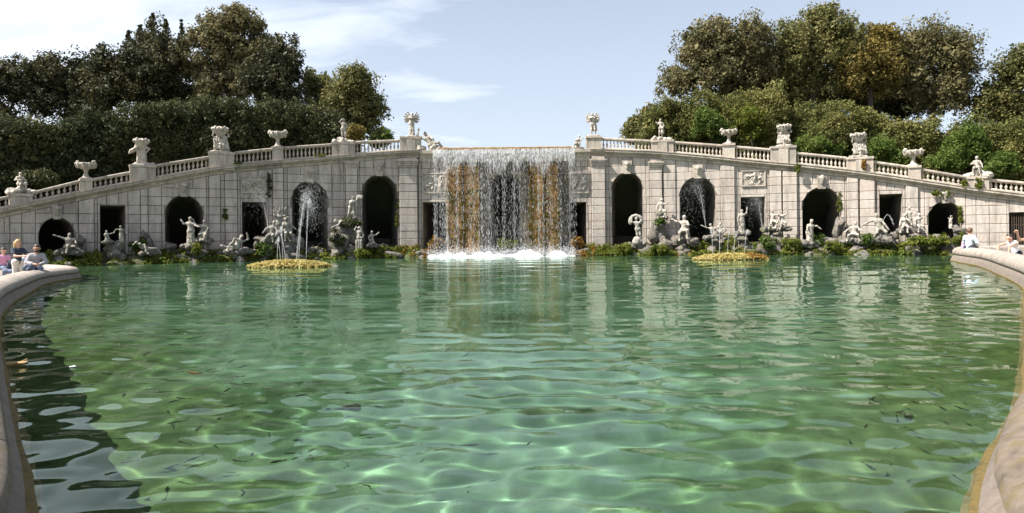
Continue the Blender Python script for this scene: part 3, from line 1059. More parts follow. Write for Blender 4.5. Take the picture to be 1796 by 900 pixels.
def grotto(o, parent, depth=5.2, seed=0):
    """The opening's reveal and the dark rough cave behind it."""
    g_ = np.random.default_rng(seed)
    u0, u1, yt, ys = o
    uc = (u0 + u1) / 2
    zt = FZ(uc, yt)
    pts = [(u0, -0.2)]
    zs = FZ(uc, ys) if ys else zt
    for k in range(1, 7): pts.append((u0, -0.2 + (zs + 0.2) * k / 6))
    if ys:
        for k in range(1, 14):
            u = uc - (u1 - u0) / 2 * math.cos(math.pi * k / 14)
            pts.append((u, open_top(o, u)))
    else:
        for k in range(1, 5): pts.append((u0 + (u1 - u0) * k / 5, zt))
    for k in range(6, -1, -1): pts.append((u1, -0.2 + (zs + 0.2) * k / 6))
    cz = zs * 0.6
    P_, n_ = plan(uc), pnorm(uc)
    tx = Vector((-n_.y, n_.x, 0))
    tx = tx if tx.x > 0 else -tx
    rings = [(0.05, 0, 0), (-0.32, 0, 0), (-0.36, 0.10, 0.10), (-0.8, 0.16, 0.16), (-1.4, 0.02, 0.26), (-2.4, -0.25, 0.23), (-depth, -0.6, 0.3)]
    vs = []
    for d, grow, jit in rings:
        row = []
        for u, z in pts:
            p = FP(u, z, 0)
            dx = (p - P_).dot(tx)
            w = g_.random() * jit
            q = P_ + tx * (dx * (1 + (grow - w) * 0.55 / max(0.6, abs((u1 - u0) / 2 / F * 46)))) + n_ * d
            q.z = z + ((grow - w) * 0.5 if z > 0.5 else 0)
            row.append(q)
        vs.append(row)
    n = len(pts)
    def strip(k0, k1, name, m_):
        v, f = [], []
        for r_ in vs[k0:k1 + 1]: v += r_
        for a in range(k1 - k0):
            for j in range(n - 1): f.append((a * n + j, a * n + j + 1, (a + 1) * n + j + 1, (a + 1) * n + j))
        return v, f
    v, f = strip(0, 1, '', '')
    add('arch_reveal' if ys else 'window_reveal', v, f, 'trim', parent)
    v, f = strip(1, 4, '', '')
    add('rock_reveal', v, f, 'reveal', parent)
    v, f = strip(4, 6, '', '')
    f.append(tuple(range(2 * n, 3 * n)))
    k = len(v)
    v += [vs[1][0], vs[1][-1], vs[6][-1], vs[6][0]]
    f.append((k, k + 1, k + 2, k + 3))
    add('grotto', v, f, 'grotto', parent)


def stone_block(name, u0, u1, z0, z1, top, parent, d1, material='stone', back=0.0, use_head=True, gap=0.014):
    """One ashlar block: cut to the sloping cornice above and to any opening beneath it, front edges chamfered."""
    gu = gap / planY((u0 + u1) / 2) * F
    a, b = u0 + gu, u1 - gu
    if b - a < 0.8: return None
    inside = [o for o in OPEN if o[3] and o[0] < b and o[1] > a and open_top(o, (o[0] + o[1]) / 2) > z0] if use_head else []
    n = 9 if inside else (3 if (b - a) > 14 else 1)
    cols = []
    for k in range(n + 1):
        u = a + (b - a) * k / n
        lo, hi = z0 + gap, min(z1 - gap, top(u) - gap * 0.5)
        if use_head: lo = max(lo, head(u) + (0.02 if head(u) > 0 else 0))
        cols.append((u, lo, hi))
    while cols and cols[0][2] - cols[0][1] < 0.06: cols.pop(0)
    while cols and cols[-1][2] - cols[-1][1] < 0.06: cols.pop()
    cols = [c for c in cols if c[2] - c[1] > 0.02]
    if len(cols) < 2 or max(c[2] - c[1] for c in cols) < 0.12: return None
    ch = 0.022
    cu = ch / 46 * F
    v, f = [], []
    m_ = len(cols)
    d1 = d1 + random.uniform(-0.006, 0.008)
    for k, (u, lo, hi) in enumerate(cols):
        uf = u + (cu if k == 0 else (-cu if k == m_ - 1 else 0))
        v += [FP(u, lo, back), FP(u, lo, d1 - ch), FP(uf, lo + ch, d1), FP(uf, hi - ch, d1), FP(u, hi, d1 - ch), FP(u, hi, back)]
    for k in range(m_ - 1):
        for e in range(5): f.append((6 * k + e, 6 * k + 6 + e, 6 * k + 7 + e, 6 * k + 1 + e))
    f.append((0, 1, 2, 3, 4, 5))
    e = 6 * (m_ - 1)
    f.append((e + 5, e + 4, e + 3, e + 2, e + 1, e))
    return add(name, v, f, material, parent)


Z0, CH = 0.16, 0.615


def masonry(bounds, parent, top, proud, wet=()):
    for a, b in zip(bounds[:-1], bounds[1:]):
        m_ = (a + b) / 2
        pr = 0.07
        for p0, p1, pp in proud:
            if p0 - 0.5 <= a and b <= p1 + 0.5: pr = pp
        mt = 'wet' if any(w0 - 0.5 <= a and b <= w1 + 0.5 for w0, w1 in wet) else 'stone'
        op = [o for o in OPEN if o[0] >= a - 0.5 and o[1] <= b + 0.5]
        k = 0
        while True:
            z0 = Z0 + CH * k
            z1 = z0 + CH
            if z0 > max(top(a), top(b)) - 0.05: break
            if k == 0: z0 = -0.25
            if z1 > min(top(a), top(b)) - 0.3 and z1 < max(top(a), top(b)) + 0.5 and z0 + CH * 2 > max(top(a), top(b)): z1 = 99
            if op:
                o = op[0]
                flat = o[3] is None
                ztop = open_top(o, (o[0] + o[1]) / 2)
                zs = FZ((o[0] + o[1]) / 2, o[3]) if o[3] else ztop
                if z0 >= ztop - (0.02 if flat else 0.0):
                    cs = [a, a + (b - a) * (0.36 if k % 2 else 0.30), a + (b - a) * (0.64 if k % 2 else 0.70), b]
                elif flat and z1 > ztop:
                    cs = None
                    stone_block('stone', a, o[0], z0, z1, top, parent, pr, mt if z0 < 7.2 else 'stone'); stone_block('stone', o[1], b, z0, z1, top, parent, pr, mt if z0 < 7.2 else 'stone')
                    stone_block('stone', o[0], o[1], ztop, z1, top, parent, pr, mt, use_head=False)
                elif z1 <= zs or flat:
                    cs = None
                    stone_block('stone', a, o[0], z0, z1, top, parent, pr, mt if z0 < 7.2 else 'stone'); stone_block('stone', o[1], b, z0, z1, top, parent, pr, mt if z0 < 7.2 else 'stone')
                else:
                    c = (o[0] + o[1]) / 2
                    cs = [a, c, b]
                if cs:
                    for p, q in zip(cs[:-1], cs[1:]): stone_block('stone', p, q, z0, z1, top, parent, pr, mt if z0 < 7.2 else 'stone')
            else:
                if b - a > 34 and k % 2 == 0: cs = [a, m_, b]
                elif b - a > 34: cs = [a, a + (b - a) * 0.28, a + (b - a) * 0.74, b]
                else: cs = [a, b]
                for p, q in zip(cs[:-1], cs[1:]): stone_block('stone', p, q, z0, z1, top, parent, pr, mt if z0 < 7.2 else 'stone')
            if z1 == 99: break
            k += 1


def sweep(us, prof, zf):
    v, f = [], []
    k = len(prof)
    for u in us:
        for d, dz in prof: v.append(FP(u, zf(u) + dz, d))
    for i in range(len(us) - 1):
        for j in range(k - 1): f.append((i * k + j, (i + 1) * k + j, (i + 1) * k + j + 1, i * k + j + 1))
    f.append(tuple(range(k))); f.append(tuple(range(len(v) - 1, len(v) - k - 1, -1)))
    return v, f


CORN = [(-0.8, -0.55), (0.06, -0.55), (0.12, -0.50), (0.12, -0.36), (0.24, -0.30), (0.30, -0.23), (0.44, -0.19), (0.44, -0.06), (0.49, -0.03), (0.49, 0.0), (-0.8, 0.0)]


def cornice(u0, u1, parent, zf, n=3.0, extra=0.0):
    """Cornice stones end to end."""
    L_ = np.linspace(u0, u1, max(2, int((u1 - u0) / 40)) + 1)
    for a, b in zip(L_[:-1], L_[1:]):
        v, f = sweep(np.linspace(a + 0.25, b - 0.25, 6), [(d + (extra if d > 0 else 0), z) for d, z in CORN], zf)
        add('cornice_stone', v, f, 'trim', parent)


def keystone(o, parent, shield=True):
    uc = (o[0] + o[1]) / 2
    zt = FZ(uc, o[2])
    h = min(0.95, zc(uc) - 0.62 - zt + 0.1)
    if h < 0.25: return
    v = []
    for w, z in ((6.5, zt - 0.10), (9.0, zt + h)):
        for s in (-1, 1):
            for d in (0.02, 0.2): v.append(FP(uc + s * w, z, d))
    ks = add('keystone', v, [(0, 1, 3, 2), (4, 6, 7, 5), (0, 4, 5, 1), (2, 3, 7, 6), (1, 5, 7, 3), (0, 2, 6, 4)], 'trim', parent)
    if shield and h > 0.5:
        S = Sculpt()
        c = FP(uc, zt + h * 0.52, 0.24)
        S.cap(c + V((0, 0, 0.16)), c - V((0, 0, 0.2)), 0.19, 0.09)
        S.ball(c + V((-0.17, 0, 0.2)), 0.09); S.ball(c + V((0.17, 0, 0.2)), 0.09); S.ball(c + V((0, -0.05, 0.3)), 0.1)
        sculpt_obj('carved_shield', S, 'marble', ks, 0.045, 0.02, 0.03, 9)


def relief(u0, u1, y0, y1, parent, seed):
    z0, z1 = FZ((u0 + u1) / 2, y1), FZ((u0 + u1) / 2, y0)
    n, m_ = 46, 30
    v = []
    for j in range(m_ + 1):
        for i in range(n + 1):
            s, t = i / n, j / m_
            e = min(1, 6 * min(s, 1 - s, t, 1 - t))
            b = float(fbm(np.array([s * 9 + seed, t * 6, seed * 1.7]), 1.0, 3))
            v.append(FP(u0 + (u1 - u0) * s, z0 + (z1 - z0) * t, 0.10 + 0.16 * e * max(0, b + 0.25)))
    f = [(j * (n + 1) + i, j * (n + 1) + i + 1, (j + 1) * (n + 1) + i + 1, (j + 1) * (n + 1) + i) for j in range(m_) for i in range(n)]
    rp = add('relief_panel', v, f, 'marble', parent)
    w = 2.2
    wz = 0.10
    bars = [box_between(u0 - w, u1 + w, z0 - wz, z0 - 0.002, 0.02, 0.17), box_between(u0 - w, u1 + w, z1 + 0.002, z1 + wz, 0.02, 0.17),
            box_between(u0 - w, u0 - 0.1, z0, z1, 0.02, 0.165), box_between(u1 + 0.1, u1 + w, z0, z1, 0.02, 0.165)]
    for v, f in bars: add('panel_frame', v, f, 'trim', rp)


def capital(u0, u1, y0, y1, d, parent):
    um = (u0 + u1) / 2
    z0, z1 = FZ(um, y1), FZ(um, y0)
    for a, b, e, ex in ((0.0, 0.22, 0.03, 0.5), (0.24, 0.5, 0.08, 1.2), (0.52, 0.76, 0.14, 2.0), (0.78, 1.0, 0.19, 2.8)):
        v, f = box_between(u0 - ex, u1 + ex, z0 + (z1 - z0) * a, z0 + (z1 - z0) * b, 0, d + e)
        add('capital', v, f, 'trim', parent)


wl = thing('arcade_wall', 'shaded wing of the ashlar arcade falling away on the left of the waterfall', 'wall', FP(400, 0))
top_l = lambda u: zcl(u) - 0.55
core(-150, 735, wl, lambda u: zcl(u) - 0.3)
masonry([-150, -110, -60, -20, 17, 38, 62, 138, 165, 171, 225, 247, 260, 284, 363, 367, 387, 395, 417, 422, 471, 479, 498, 505, 583, 604, 607, 628, 632, 701, 733], wl, top_l,
        [(138, 165, 0.23), (247, 260, 0.16), (367, 387, 0.23), (395, 417, 0.23), (479, 498, 0.23), (607, 628, 0.24), (701, 733, 0.34)])
cornice(-150, 737, wl, zcl)
for k, o in enumerate(OPEN[:6]):
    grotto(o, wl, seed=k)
    if o[3]: keystone(o, wl)
relief(425, 466, 311, 337, wl, 1.0)
capital(607, 628, 284, 297, 0.24, wl); capital(701, 733, 281, 294, 0.34, wl)

wrr = thing('arcade_wall', 'sunlit wing of the ashlar arcade falling away on the right of the waterfall', 'wall', FP(1400, 0))
top_r = lambda u: zcr(u) - 0.55
core(1038, 1950, wrr, lambda u: zcr(u) - 0.3)
masonry([1038, 1062, 1069, 1134, 1140, 1162, 1164, 1186, 1264, 1289, 1297, 1346, 1350, 1371, 1373, 1398, 1402, 1482, 1485, 1505, 1508, 1534, 1538, 1588, 1610, 1622, 1694, 1712, 1735, 1766, 1812, 1850, 1900, 1950], wrr, top_r,
        [(1038, 1062, 0.34), (1140, 1162, 0.24), (1164, 1186, 0.14), (1264, 1289, 0.23), (1350, 1371, 0.23), (1373, 1398, 0.23), (1485, 1505, 0.23), (1508, 1534, 0.23), (1588, 1610, 0.23)])
cornice(1036, 1950, wrr, zcr)
for k, o in enumerate(OPEN[9:]):
    grotto(o, wrr, seed=20 + k)
    if o[3]: keystone(o, wrr)
relief(1303, 1341, 301, 325, wrr, 5.0)
capital(1038, 1062, 280, 293, 0.34, wrr); capital(1140, 1162, 284, 297, 0.24, wrr)
# iron grille in the last opening
o = OPEN[-1]
zt = FZ(1788, 373)
for k in range(9):
    u = 1772 + 32 * k / 8
    add('grille_bar', *tube([FP(u, 0.2, -0.12), FP(u, zt, -0.12)], [0.03, 0.03], 6), 'iron', wrr)
for z in (0.9, 1.9): add('grille_rail', *box_between(1770, 1806, z, z + 0.06, -0.165, -0.155), 'iron', wrr)

# ------------------------------------------------------------------ the wall behind the fall
wc = thing('cascade_wall', 'wet mossy wall with a tall dark arch behind the falling water', 'wall', FP(890, 0))
top_c = lambda u: LIPZ - 0.5
core(735, 1038, wc, lambda u: LIPZ - 0.3)
masonry([735, 740, 786, 842, 858, 919, 930, 980, 998, 1032, 1038], wc, lambda u: LIPZ - 0.95, [], [(786, 998)])
for u0, u1 in ((786, 812.5), (815.5, 842), (930, 953), (957, 980)):
    k = 0
    zt = FZ(890, 290)
    while Z0 + CH * k < zt:
        stone_block('pilaster_stone', u0, u1, max(-0.2, Z0 + CH * k), min(zt, Z0 + CH * (k + 1)), lambda u: 99, wc, 0.5, 'mossy', 0.0, False, 0.012)
        k += 1
for k, o in enumerate(OPEN[6:9]):
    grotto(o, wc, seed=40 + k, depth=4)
relief(744, 782, 306, 337, wc, 8.0)
relief(1003, 1031, 306, 337, wc, 12.0)
v, f = sweep(np.linspace(737.6, 1035.6, 30), [(-0.8, -0.95), (0.10, -0.95), (0.10, -0.62), (0.16, -0.60), (0.16, -0.5), (0.3, -0.34), (0.40, -0.30), (0.42, -0.12), (0.42, -0.06), (-0.8, -0.06)], lambda u: LIPZ)
add('entablature', v, f, 'trim', wc)
v, f = sweep(np.linspace(775, 1003, 60), [(-0.8, -0.055), (0.50, -0.055), (0.56, -0.02), (0.55, 0.10), (0.45, 0.14), (-0.8, 0.14)], lambda u: LIPZ + 0.02 * math.sin(u * 1.7) * math.sin(u * 0.31))
add('weir_lip', v, f, 'mossy', wc)

# ------------------------------------------------------------------ balustrades
BALH = [(0.075, 0.0), (0.075, 0.05), (0.045, 0.07), (0.04, 0.10), (0.075, 0.20), (0.088, 0.27), (0.072, 0.36), (0.042, 0.48), (0.036, 0.56), (0.055, 0.585), (0.04, 0.61), (0.06, 0.63), (0.07, 0.65), (0.07, 0.68)]
bal_me = None


def balustrade(name, label, peds, bays, zcf, zhf):
    global bal_me
    uc = sum(p[0] for p in peds) / len(peds)
    t = thing(name, label, 'balustrade', FP(uc, zcf(uc)))
    off = origin(t)
    if bal_me is None:
        v, f = lathe(BALH, 0, 0, 0, 10)
        bal_me = bpy.data.meshes.new('baluster'); bal_me.from_pydata(v, [], f); bal_me.shade_smooth(); bal_me.materials.append(M['trim'])
    for u0, u1 in bays:
        us = np.linspace(u0, u1, 12)
        add('base_rail', *sweep(us, [(-0.13, 0.002), (0.20, 0.002), (0.20, 0.10), (0.16, 0.14), (-0.10, 0.14)], zcf), 'trim', t)
        add('handrail', *sweep(us, [(-0.10, -0.20), (0.15, -0.20), (0.19, -0.15), (0.22, -0.13), (0.22, -0.04), (0.17, 0.0), (-0.12, 0.0), (-0.17, -0.04), (-0.17, -0.13)], zhf), 'trim', t)
        ln = (plan(u1) - plan(u0)).length
        n = max(2, int(ln / 0.265))
        for k in range(n):
            u = u0 + (u1 - u0) * (k + 0.5) / n
            zb, zt = zcf(u) + 0.13, zhf(u) - 0.19
            b = bpy.data.objects.new('baluster', bal_me)
            COL.objects.link(b); b.parent = t
            b.location = FP(u, zb, 0.04) - off
            b.scale = (1, 1, max(0.5, (zt - zb) / 0.68))
    for u0, u1, yt in peds:
        um = (u0 + u1) / 2
        zt = FZ(um, yt)
        zb = min(zcf(u0), zcf(u1)) - 0.1
        pd = add('pedestal', *box_between(u0 + 0.6, u1 - 0.6, zb, zt - 0.16, -0.3, 0.32, 2), 'trim', t)
        add('cap_slab', *box_between(u0 - 0.3, u1 + 0.3, zt - 0.158, zt, -0.36, 0.40, 2), 'trim', pd)
        if u1 - u0 > 35:
            add('pedestal_panel', *box_between(um - 8, um + 8, zb + 0.1, zt - 0.2, 0.3, 0.40, 1), 'trim', pd)
    return t


balustrade('balustrade', 'shaded stone balustrade stepping down along the left wing', [(-60, -20, 352), (17, 57, 340), (140, 163, 314), (228, 275, 290), (367, 413, 267.5), (479, 499, 258.5), (583, 625, 250.5), (703, 741, 241)],
           [(-150, -60), (-20, 17), (57, 140), (163, 228), (275, 367), (413, 479), (499, 583), (625, 703)], zcl, zhl)
balustrade('balustrade', 'sunlit stone balustrade stepping down along the right wing', [(1029, 1057, 239.5), (1143, 1183, 246.5), (1268, 1290, 252.5), (1352, 1397, 257), (1485, 1532, 276), (1593, 1615, 291), (1695, 1734, 310), (1850, 1880, 322)],
           [(1057, 1143), (1183, 1268), (1290, 1352), (1397, 1485), (1532, 1593), (1615, 1695), (1734, 1850), (1880, 1940)], zcr, zhr)

# ------------------------------------------------------------------ terrain behind the wall
us = np.linspace(-160, 1960, 110)
rows = [0.0, 1.0, 4.0, 7.0, 10.0, 16.0, 26.0, 45.0, 80.0]
v = []
for u in us:
    side = min(1, max(0, (abs(u - 888) - 230) / 160))
    for r_ in rows:
        p = FP(u, 0, -0.75 - r_)
        rise = side * (0 if r_ < 3 else min(3.2, (r_ - 3) * 0.16))
        p.z = zc(u) - 0.10 + rise + (0.12 * float(fbm(np.array([p.x, p.y, 0.0]), 0.3, 2)) if r_ > 1 and side > 0 else 0) - (0.2 if side == 0 else 0)
        v.append(p)
n = len(rows)
f = [(i * n + j, (i + 1) * n + j, (i + 1) * n + j + 1, i * n + j + 1) for i in range(len(us) - 1) for j in range(n - 1)]
f += [((i) * n + 0, (i + 1) * n + 0, len(v) + i + 1, len(v) + i) for i in range(len(us) - 1)]
v += [FP(u, -1.5, -0.75 - 6.5) for u in us]
tag(add('hill', v, f, 'hill', None, True), kind='structure')

# ------------------------------------------------------------------ bank at the foot of the wall
def bank_strip(u0, u1, name='bank'):
    us = np.arange(u0, u1 + 0.1, 3.0)
    prof = [(-0.4, 0.85), (0.1, 0.72), (0.5, 0.58), (0.9, 0.45), (1.3, 0.30), (1.65, 0.12), (1.9, -0.08), (2.2, -0.5), (2.4, -1.2)]
    v = []
    for u in us:
        q = plan(u)
        wv = 0.35 * float(fbm(np.array([q.x, q.y, 3.0]), 0.5, 2))
        for d, z in prof:
            p = FP(u, z, d * (1 + wv * 0.35) - 0.1)
            p.z += 0.28 * float(fbm(np.array([p.x, p.y, p.z]), 0.9, 3)) * (1 if 0 < d < 1.8 else 0.3)
            v.append(p)
    n = len(prof)
    f = [(i * n + j, (i + 1) * n + j, (i + 1) * n + j + 1, i * n + j + 1) for i in range(len(us) - 1) for j in range(n - 1)]
    tag(add(name, v, f, 'bank', None, True), kind='structure')


bank_strip(-60, 752)
bank_strip(1006, 1712)


def bank_z(d): return float(np.interp(d, [-0.1, 0.3, 0.9, 1.3, 1.7, 2.0], [0.75, 0.62, 0.42, 0.28, 0.1, -0.1]))


def mound(label, px, ytop, w, d=1.0, n=6, seed=0, shape=1.0):
    """A pile of boulders: px centre, ytop the height it reaches, w half its width (in bearings)."""
    g_ = np.random.default_rng(seed + 900)
    zt = FZ(px, ytop)
    k = planY(px) / F
    t = thing('rock_mound', label, 'rock', FP(px, 0.1, d))
    H = zt + 0.1
    for i in range(n):
        f_ = i / max(1, n - 1)
        lay = f_ ** 0.8
        x = px + (g_.random() * 2 - 1) * w * (1 - 0.75 * lay) if i else px
        rz = H * (0.26 + 0.12 * g_.random()) * shape
        z = min(zt - rz * 0.85, max(0.0, H * lay * 0.9))
        rx = w * k * (0.62 - 0.30 * lay) * (0.8 + 0.5 * g_.random())
        dd = d + (0.55 - 0.75 * lay) * (0.5 + 0.6 * g_.random())
        boulder('rock', FP(x, z, max(0.25, dd)), rx, max(0.35, rx * 0.7), rz, t, 'rock', seed * 31 + i)
    c = FP(px, zt - 0.35, d)
    boulder('rock', c, w * k * 0.55, 0.6, 0.36, t, 'rock', seed * 31 + 77)
    return t


MOUNDS = [
    ('low grey rocks under the seated figure in the first arch from the left', 112, 441, 26, 1.0, 5),
    ('rounded grey boulder filling the corner of the first arch from the left', 139, 414, 12, 0.7, 4),
    ('grey rock mound under two figures before the leftmost square opening', 203, 424, 28, 1.1, 7),
    ('tall crag leaning on the pier behind the tumbled nude', 255, 406, 16, 0.4, 5),
    ('dark round boulder inside the left foot of the second arch from the left', 300, 424, 13, 0.8, 4),
    ('rocks stacked under the robed figure with outstretched arms', 338, 432, 30, 1.2, 7),
    ('rock ledge between the second left arch and the twisting nude', 392, 437, 20, 1.0, 5),
    ('flat mossy ledge under the reclining nude', 418, 441, 17, 1.6, 4),
    ('layered pale rocks behind the island jets', 457, 414, 22, 0.9, 7),
    ('large broken outcrop carrying the spray-hidden group', 505, 412, 32, 1.0, 9),
    ('brown rocks between the jets and the third left arch', 545, 432, 22, 1.0, 6),
    ('high fern-grown crag below the tall bending nude', 610, 388, 30, 0.9, 11),
    ('rock pile under the swimmer beside the third left arch', 585, 408, 20, 1.2, 7),
    ('small rocks at the foot of the last arch left of the fall', 672, 428, 26, 1.0, 6),
    ('rusty stones at the left edge of the foam', 738, 436, 22, 1.2, 6),
    ('rusty stones at the right edge of the foam', 1014, 436, 22, 1.2, 6),
    ('rocks under the figure holding a billowing veil', 1114, 424, 26, 1.1, 7),
    ('tall stepped crag between the two arches right of the fall', 1154, 391, 26, 0.8, 11),
    ('pale flat slab below the seated man on the crag side', 1197, 425, 22, 1.3, 6),
    ('round rock under the blowing triton beside the right island', 1250, 415, 16, 1.0, 6),
    ('grey stones at the foot of the square opening behind the right island', 1300, 411, 18, 1.0, 6),
    ('big undercut rock carrying the embracing group', 1358, 402, 24, 1.0, 9),
    ('low brown rocks under the bowed draped figure', 1412, 436, 18, 1.2, 5),
    ('long sloping slabs lying across the foot of the wide arch', 1448, 415, 30, 1.0, 8),
    ('slanting crag propped on the right foot of the wide arch', 1471, 382, 14, 0.6, 6),
    ('pale rocks under the pair left of the last square opening', 1502, 425, 26, 1.2, 7),
    ('crag rising into the last square opening on the right', 1565, 404, 18, 0.7, 7),
    ('leaning slab under the dense group by the last arch', 1598, 406, 20, 1.0, 7),
    ('broken slabs spread before the rightmost arch', 1640, 410, 26, 1.1, 8),
    ('dark leaning boulder at the right foot of the rightmost arch', 1676, 396, 18, 0.8, 6),
]
for i, (lab, px, yt, w, d, n) in enumerate(MOUNDS):
    mound(lab, px, yt, w, d, n, i)


# ------------------------------------------------------------------ statues
def statue(label, px, ybase, ytop, fn, d=1.0, yaw=0.0, base=None, name='statue', h=0.036, hgt=1.8, cat='statue', zbase=None, seed=0, mat_='marble', base_mat='marble'):
    """fn draws in a frame where the whole statue is about hgt tall; it is scaled to reach from ybase to ytop."""
    zb = FZ(px, ybase) if zbase is None else zbase
    s = (FZ(px, ytop) - zb) / hgt
    c = FP(px, zb, d)
    t = thing(name, label, cat, c)
    random.seed(seed + int(px))
    n_ = pnorm(px)
    face = math.atan2(n_.x, -n_.y) + yaw
    S = Sculpt(c, face, s)
    extra = fn(S) or {}
    sculpt_obj('figure', S, mat_, t, h, 0.022 * s, 0.020, 9)
    for nm, prims in extra.items():
        S2 = Sculpt(c, face, s)
        for p in prims: S2.cap(*p)
        sculpt_obj(nm, S2, base_mat if nm == 'rock_base' else mat_, t, h, 0.02 * s, 0.06 if nm == 'rock_base' else 0.02, 5)
    return t


def plinth(w=0.42, h=0.12, dp=0.34):
    return [((-w, 0, h * 0.4), (w, 0, h * 0.4), h * 0.9), ((-w * 0.8, -dp * 0.5, h * 0.4), (w * 0.8, -dp * 0.5, h * 0.4), h * 0.8), ((-w * 0.8, dp * 0.5, h * 0.4), (w * 0.8, dp * 0.5, h * 0.4), h * 0.8)]


def rocks_base(w, h, n=9, seed=1):
    g_ = np.random.default_rng(seed)
    out = []
    for _ in range(n):
        x = (g_.random() * 2 - 1) * w
        hh = h * (1 - abs(x) / w * 0.75)
        a = (x, (g_.random() - 0.5) * 0.4, hh * 0.3 * g_.random())
        b_ = (x + g_.normal() * 0.12, (g_.random() - 0.5) * 0.4, hh * (0.4 + 0.4 * g_.random()))
        out.append((a, b_, 0.12 + 0.10 * g_.random()))
    return out


def st_winged(S):
    human(S, (0, 0, 1.02), (0.05, 0, 1), armL=((0.24, -0.22, 1.45), (0.02, -0.30, 1.52)), armR=((-0.26, -0.2, 1.42), (-0.04, -0.32, 1.40)), robe=1, wings=1.15)
    return {'plinth': plinth(0.36)}


def st_winged_b(S):
    human(S, (0, 0, 1.02), (-0.06, 0, 1), armL=((0.34, -0.12, 1.5), (0.10, -0.2, 1.66)), armR=((-0.30, -0.2, 1.42), (-0.02, -0.3, 1.48)), legL=((0.16, -0.12, 0.56), (0.2, -0.02, 0.1)), wings=1.1, cloak=True)
    return {'plinth': plinth(0.42)}


def st_recline_up(S):      # half lying, one arm thrown up
    human(S, (0.10, 0, 0.28), (-0.55, 0.05, 1), (1, 0.1, 0.5), armL=((0.2, -0.2, 0.6), (0.35, -0.25, 0.35)), armR=((-0.70, -0.05, 0.78), (-0.62, -0.1, 1.12)),
          legL=((0.52, -0.22, 0.38), (0.80, -0.15, 0.08)), legR=((0.5, -0.05, 0.16), (0.92, 0.0, 0.08)), cloak=True)
    return {'rock_base': rocks_base(0.6, 0.18, 7, 3)}


def st_stand_hip(S):       # standing, right arm raised to the head, left on the hip
    human(S, (0, 0, 1.22), (0.05, 0, 1), armL=((0.36, 0.02, 1.48), (0.18, -0.06, 1.28)), armR=((-0.32, -0.05, 1.78), (-0.12, -0.08, 1.98)),
          legL=((0.18, -0.1, 0.76), (0.12, 0.02, 0.34)), legR=((-0.08, -0.02, 0.76), (-0.08, 0, 0.34)), cloak=True)
    return {'rock_base': rocks_base(0.85, 0.42, 16, 5)}


def st_stand_lean(S):
    human(S, (0, 0, 1.22), (-0.05, 0, 1), armL=((0.28, -0.08, 1.4), (0.16, -0.2, 1.2)), armR=((-0.30, -0.15, 1.55), (-0.42, -0.2, 1.75)),
          legL=((0.12, -0.1, 0.76), (0.12, 0.02, 0.34)), legR=((-0.14, -0.06, 0.78), (-0.16, 0.06, 0.34)), robe=0, cloak=True)
    return {'rock_base': rocks_base(0.9, 0.42, 16, 8)}


def basket(S, z, r_, n=14):
    for k in range(n):
        t = 2 * math.pi * k / n
        S.cap((0.5 * r_ * math.cos(t), 0.4 * r_ * math.sin(t), z - 0.22), (r_ * math.cos(t), 0.8 * r_ * math.sin(t), z + 0.06), 0.09, 0.075)
        S.ball((0.95 * r_ * math.cos(t), 0.75 * r_ * math.sin(t), z + 0.13 + 0.06 * math.sin(5 * t)), 0.10)
    S.cap((0, 0, z - 0.2), (0, 0, z), 0.3)


def st_bearers(flip, seed):
    def fn(S):
        g_ = np.random.default_rng(seed)
        o0, y0 = S.o.copy(), S.yaw
        f_ = -1 if flip else 1
        human(S, (-0.22 * f_, 0.05, 0.62), (0.10 * f_, 0, 1), armL=((0.08, -0.15, 1.25), (0.15, -0.2, 1.5)), armR=((-0.48, -0.05, 1.22), (-0.42, -0.12, 1.52)),
              legL=((0.02, -0.36, 0.58), (0.0, -0.28, 0.16)), legR=((-0.36, -0.2, 0.36), (-0.42, 0.1, 0.14)), bulk=1.1)
        human(S, (0.30 * f_, 0.08, 0.70), (-0.12 * f_, -0.05, 1), armL=((0.56, -0.05, 1.2), (0.46, -0.15, 1.52)), armR=((0.10, -0.2, 1.3), (0.0, -0.2, 1.5)),
              legL=((0.44, -0.24, 0.46), (0.52, 0.0, 0.14)), legR=((0.2, -0.34, 0.52), (0.12, -0.26, 0.14)), bulk=1.1, cloak=True)
        for k in range(6):
            x = -0.4 + 0.16 * k
            S.cap((x, -0.18, 0.9 + 0.1 * g_.random()), (x + 0.1 * f_, -0.22, 0.3), 0.07, 0.09)
        basket(S, 1.62, 0.52)
        return {'plinth': plinth(0.6, 0.13, 0.5)}
    return fn


def st_bearer_cloak(S):
    human(S, (0.12, 0, 0.98), (0.02, 0, 1), armL=((0.50, -0.05, 1.35), (0.34, -0.12, 1.05)), armR=((-0.34, -0.1, 1.4), (-0.55, -0.12, 1.2)), robe=1)
    human(S, (-0.12, 0.12, 0.98), (-0.08, 0, 1), armL=((0.2, -0.1, 1.5), (0.2, -0.1, 1.7)), armR=((-0.40, -0.05, 1.5), (-0.32, -0.05, 1.75)), robe=1)
    for k in range(5): S.cap((-0.30, -0.05 + 0.03 * k, 1.42 - 0.05 * k), (-0.72 - 0.02 * k, 0, 1.16 - 0.06 * k), 0.07, 0.06)
    basket(S, 1.82, 0.50)
    return {'plinth': plinth(0.55, 0.12, 0.4), 'rock_base': rocks_base(0.6, 0.2, 6, 4)}


def st_seated_rocks(S):
    human(S, (0, 0, 0.72), (0.03, 0, 1), armL=((0.32, -0.1, 0.95), (0.36, -0.22, 0.72)), armR=((-0.32, -0.05, 1.0), (-0.12, -0.25, 1.0)),
          legL=((0.16, -0.42, 0.74), (0.2, -0.4, 0.32)), legR=((-0.14, -0.42, 0.7), (-0.2, -0.36, 0.3)), robe=0, cloak=True)
    return {'rock_base': rocks_base(0.85, 0.62, 18, 12)}


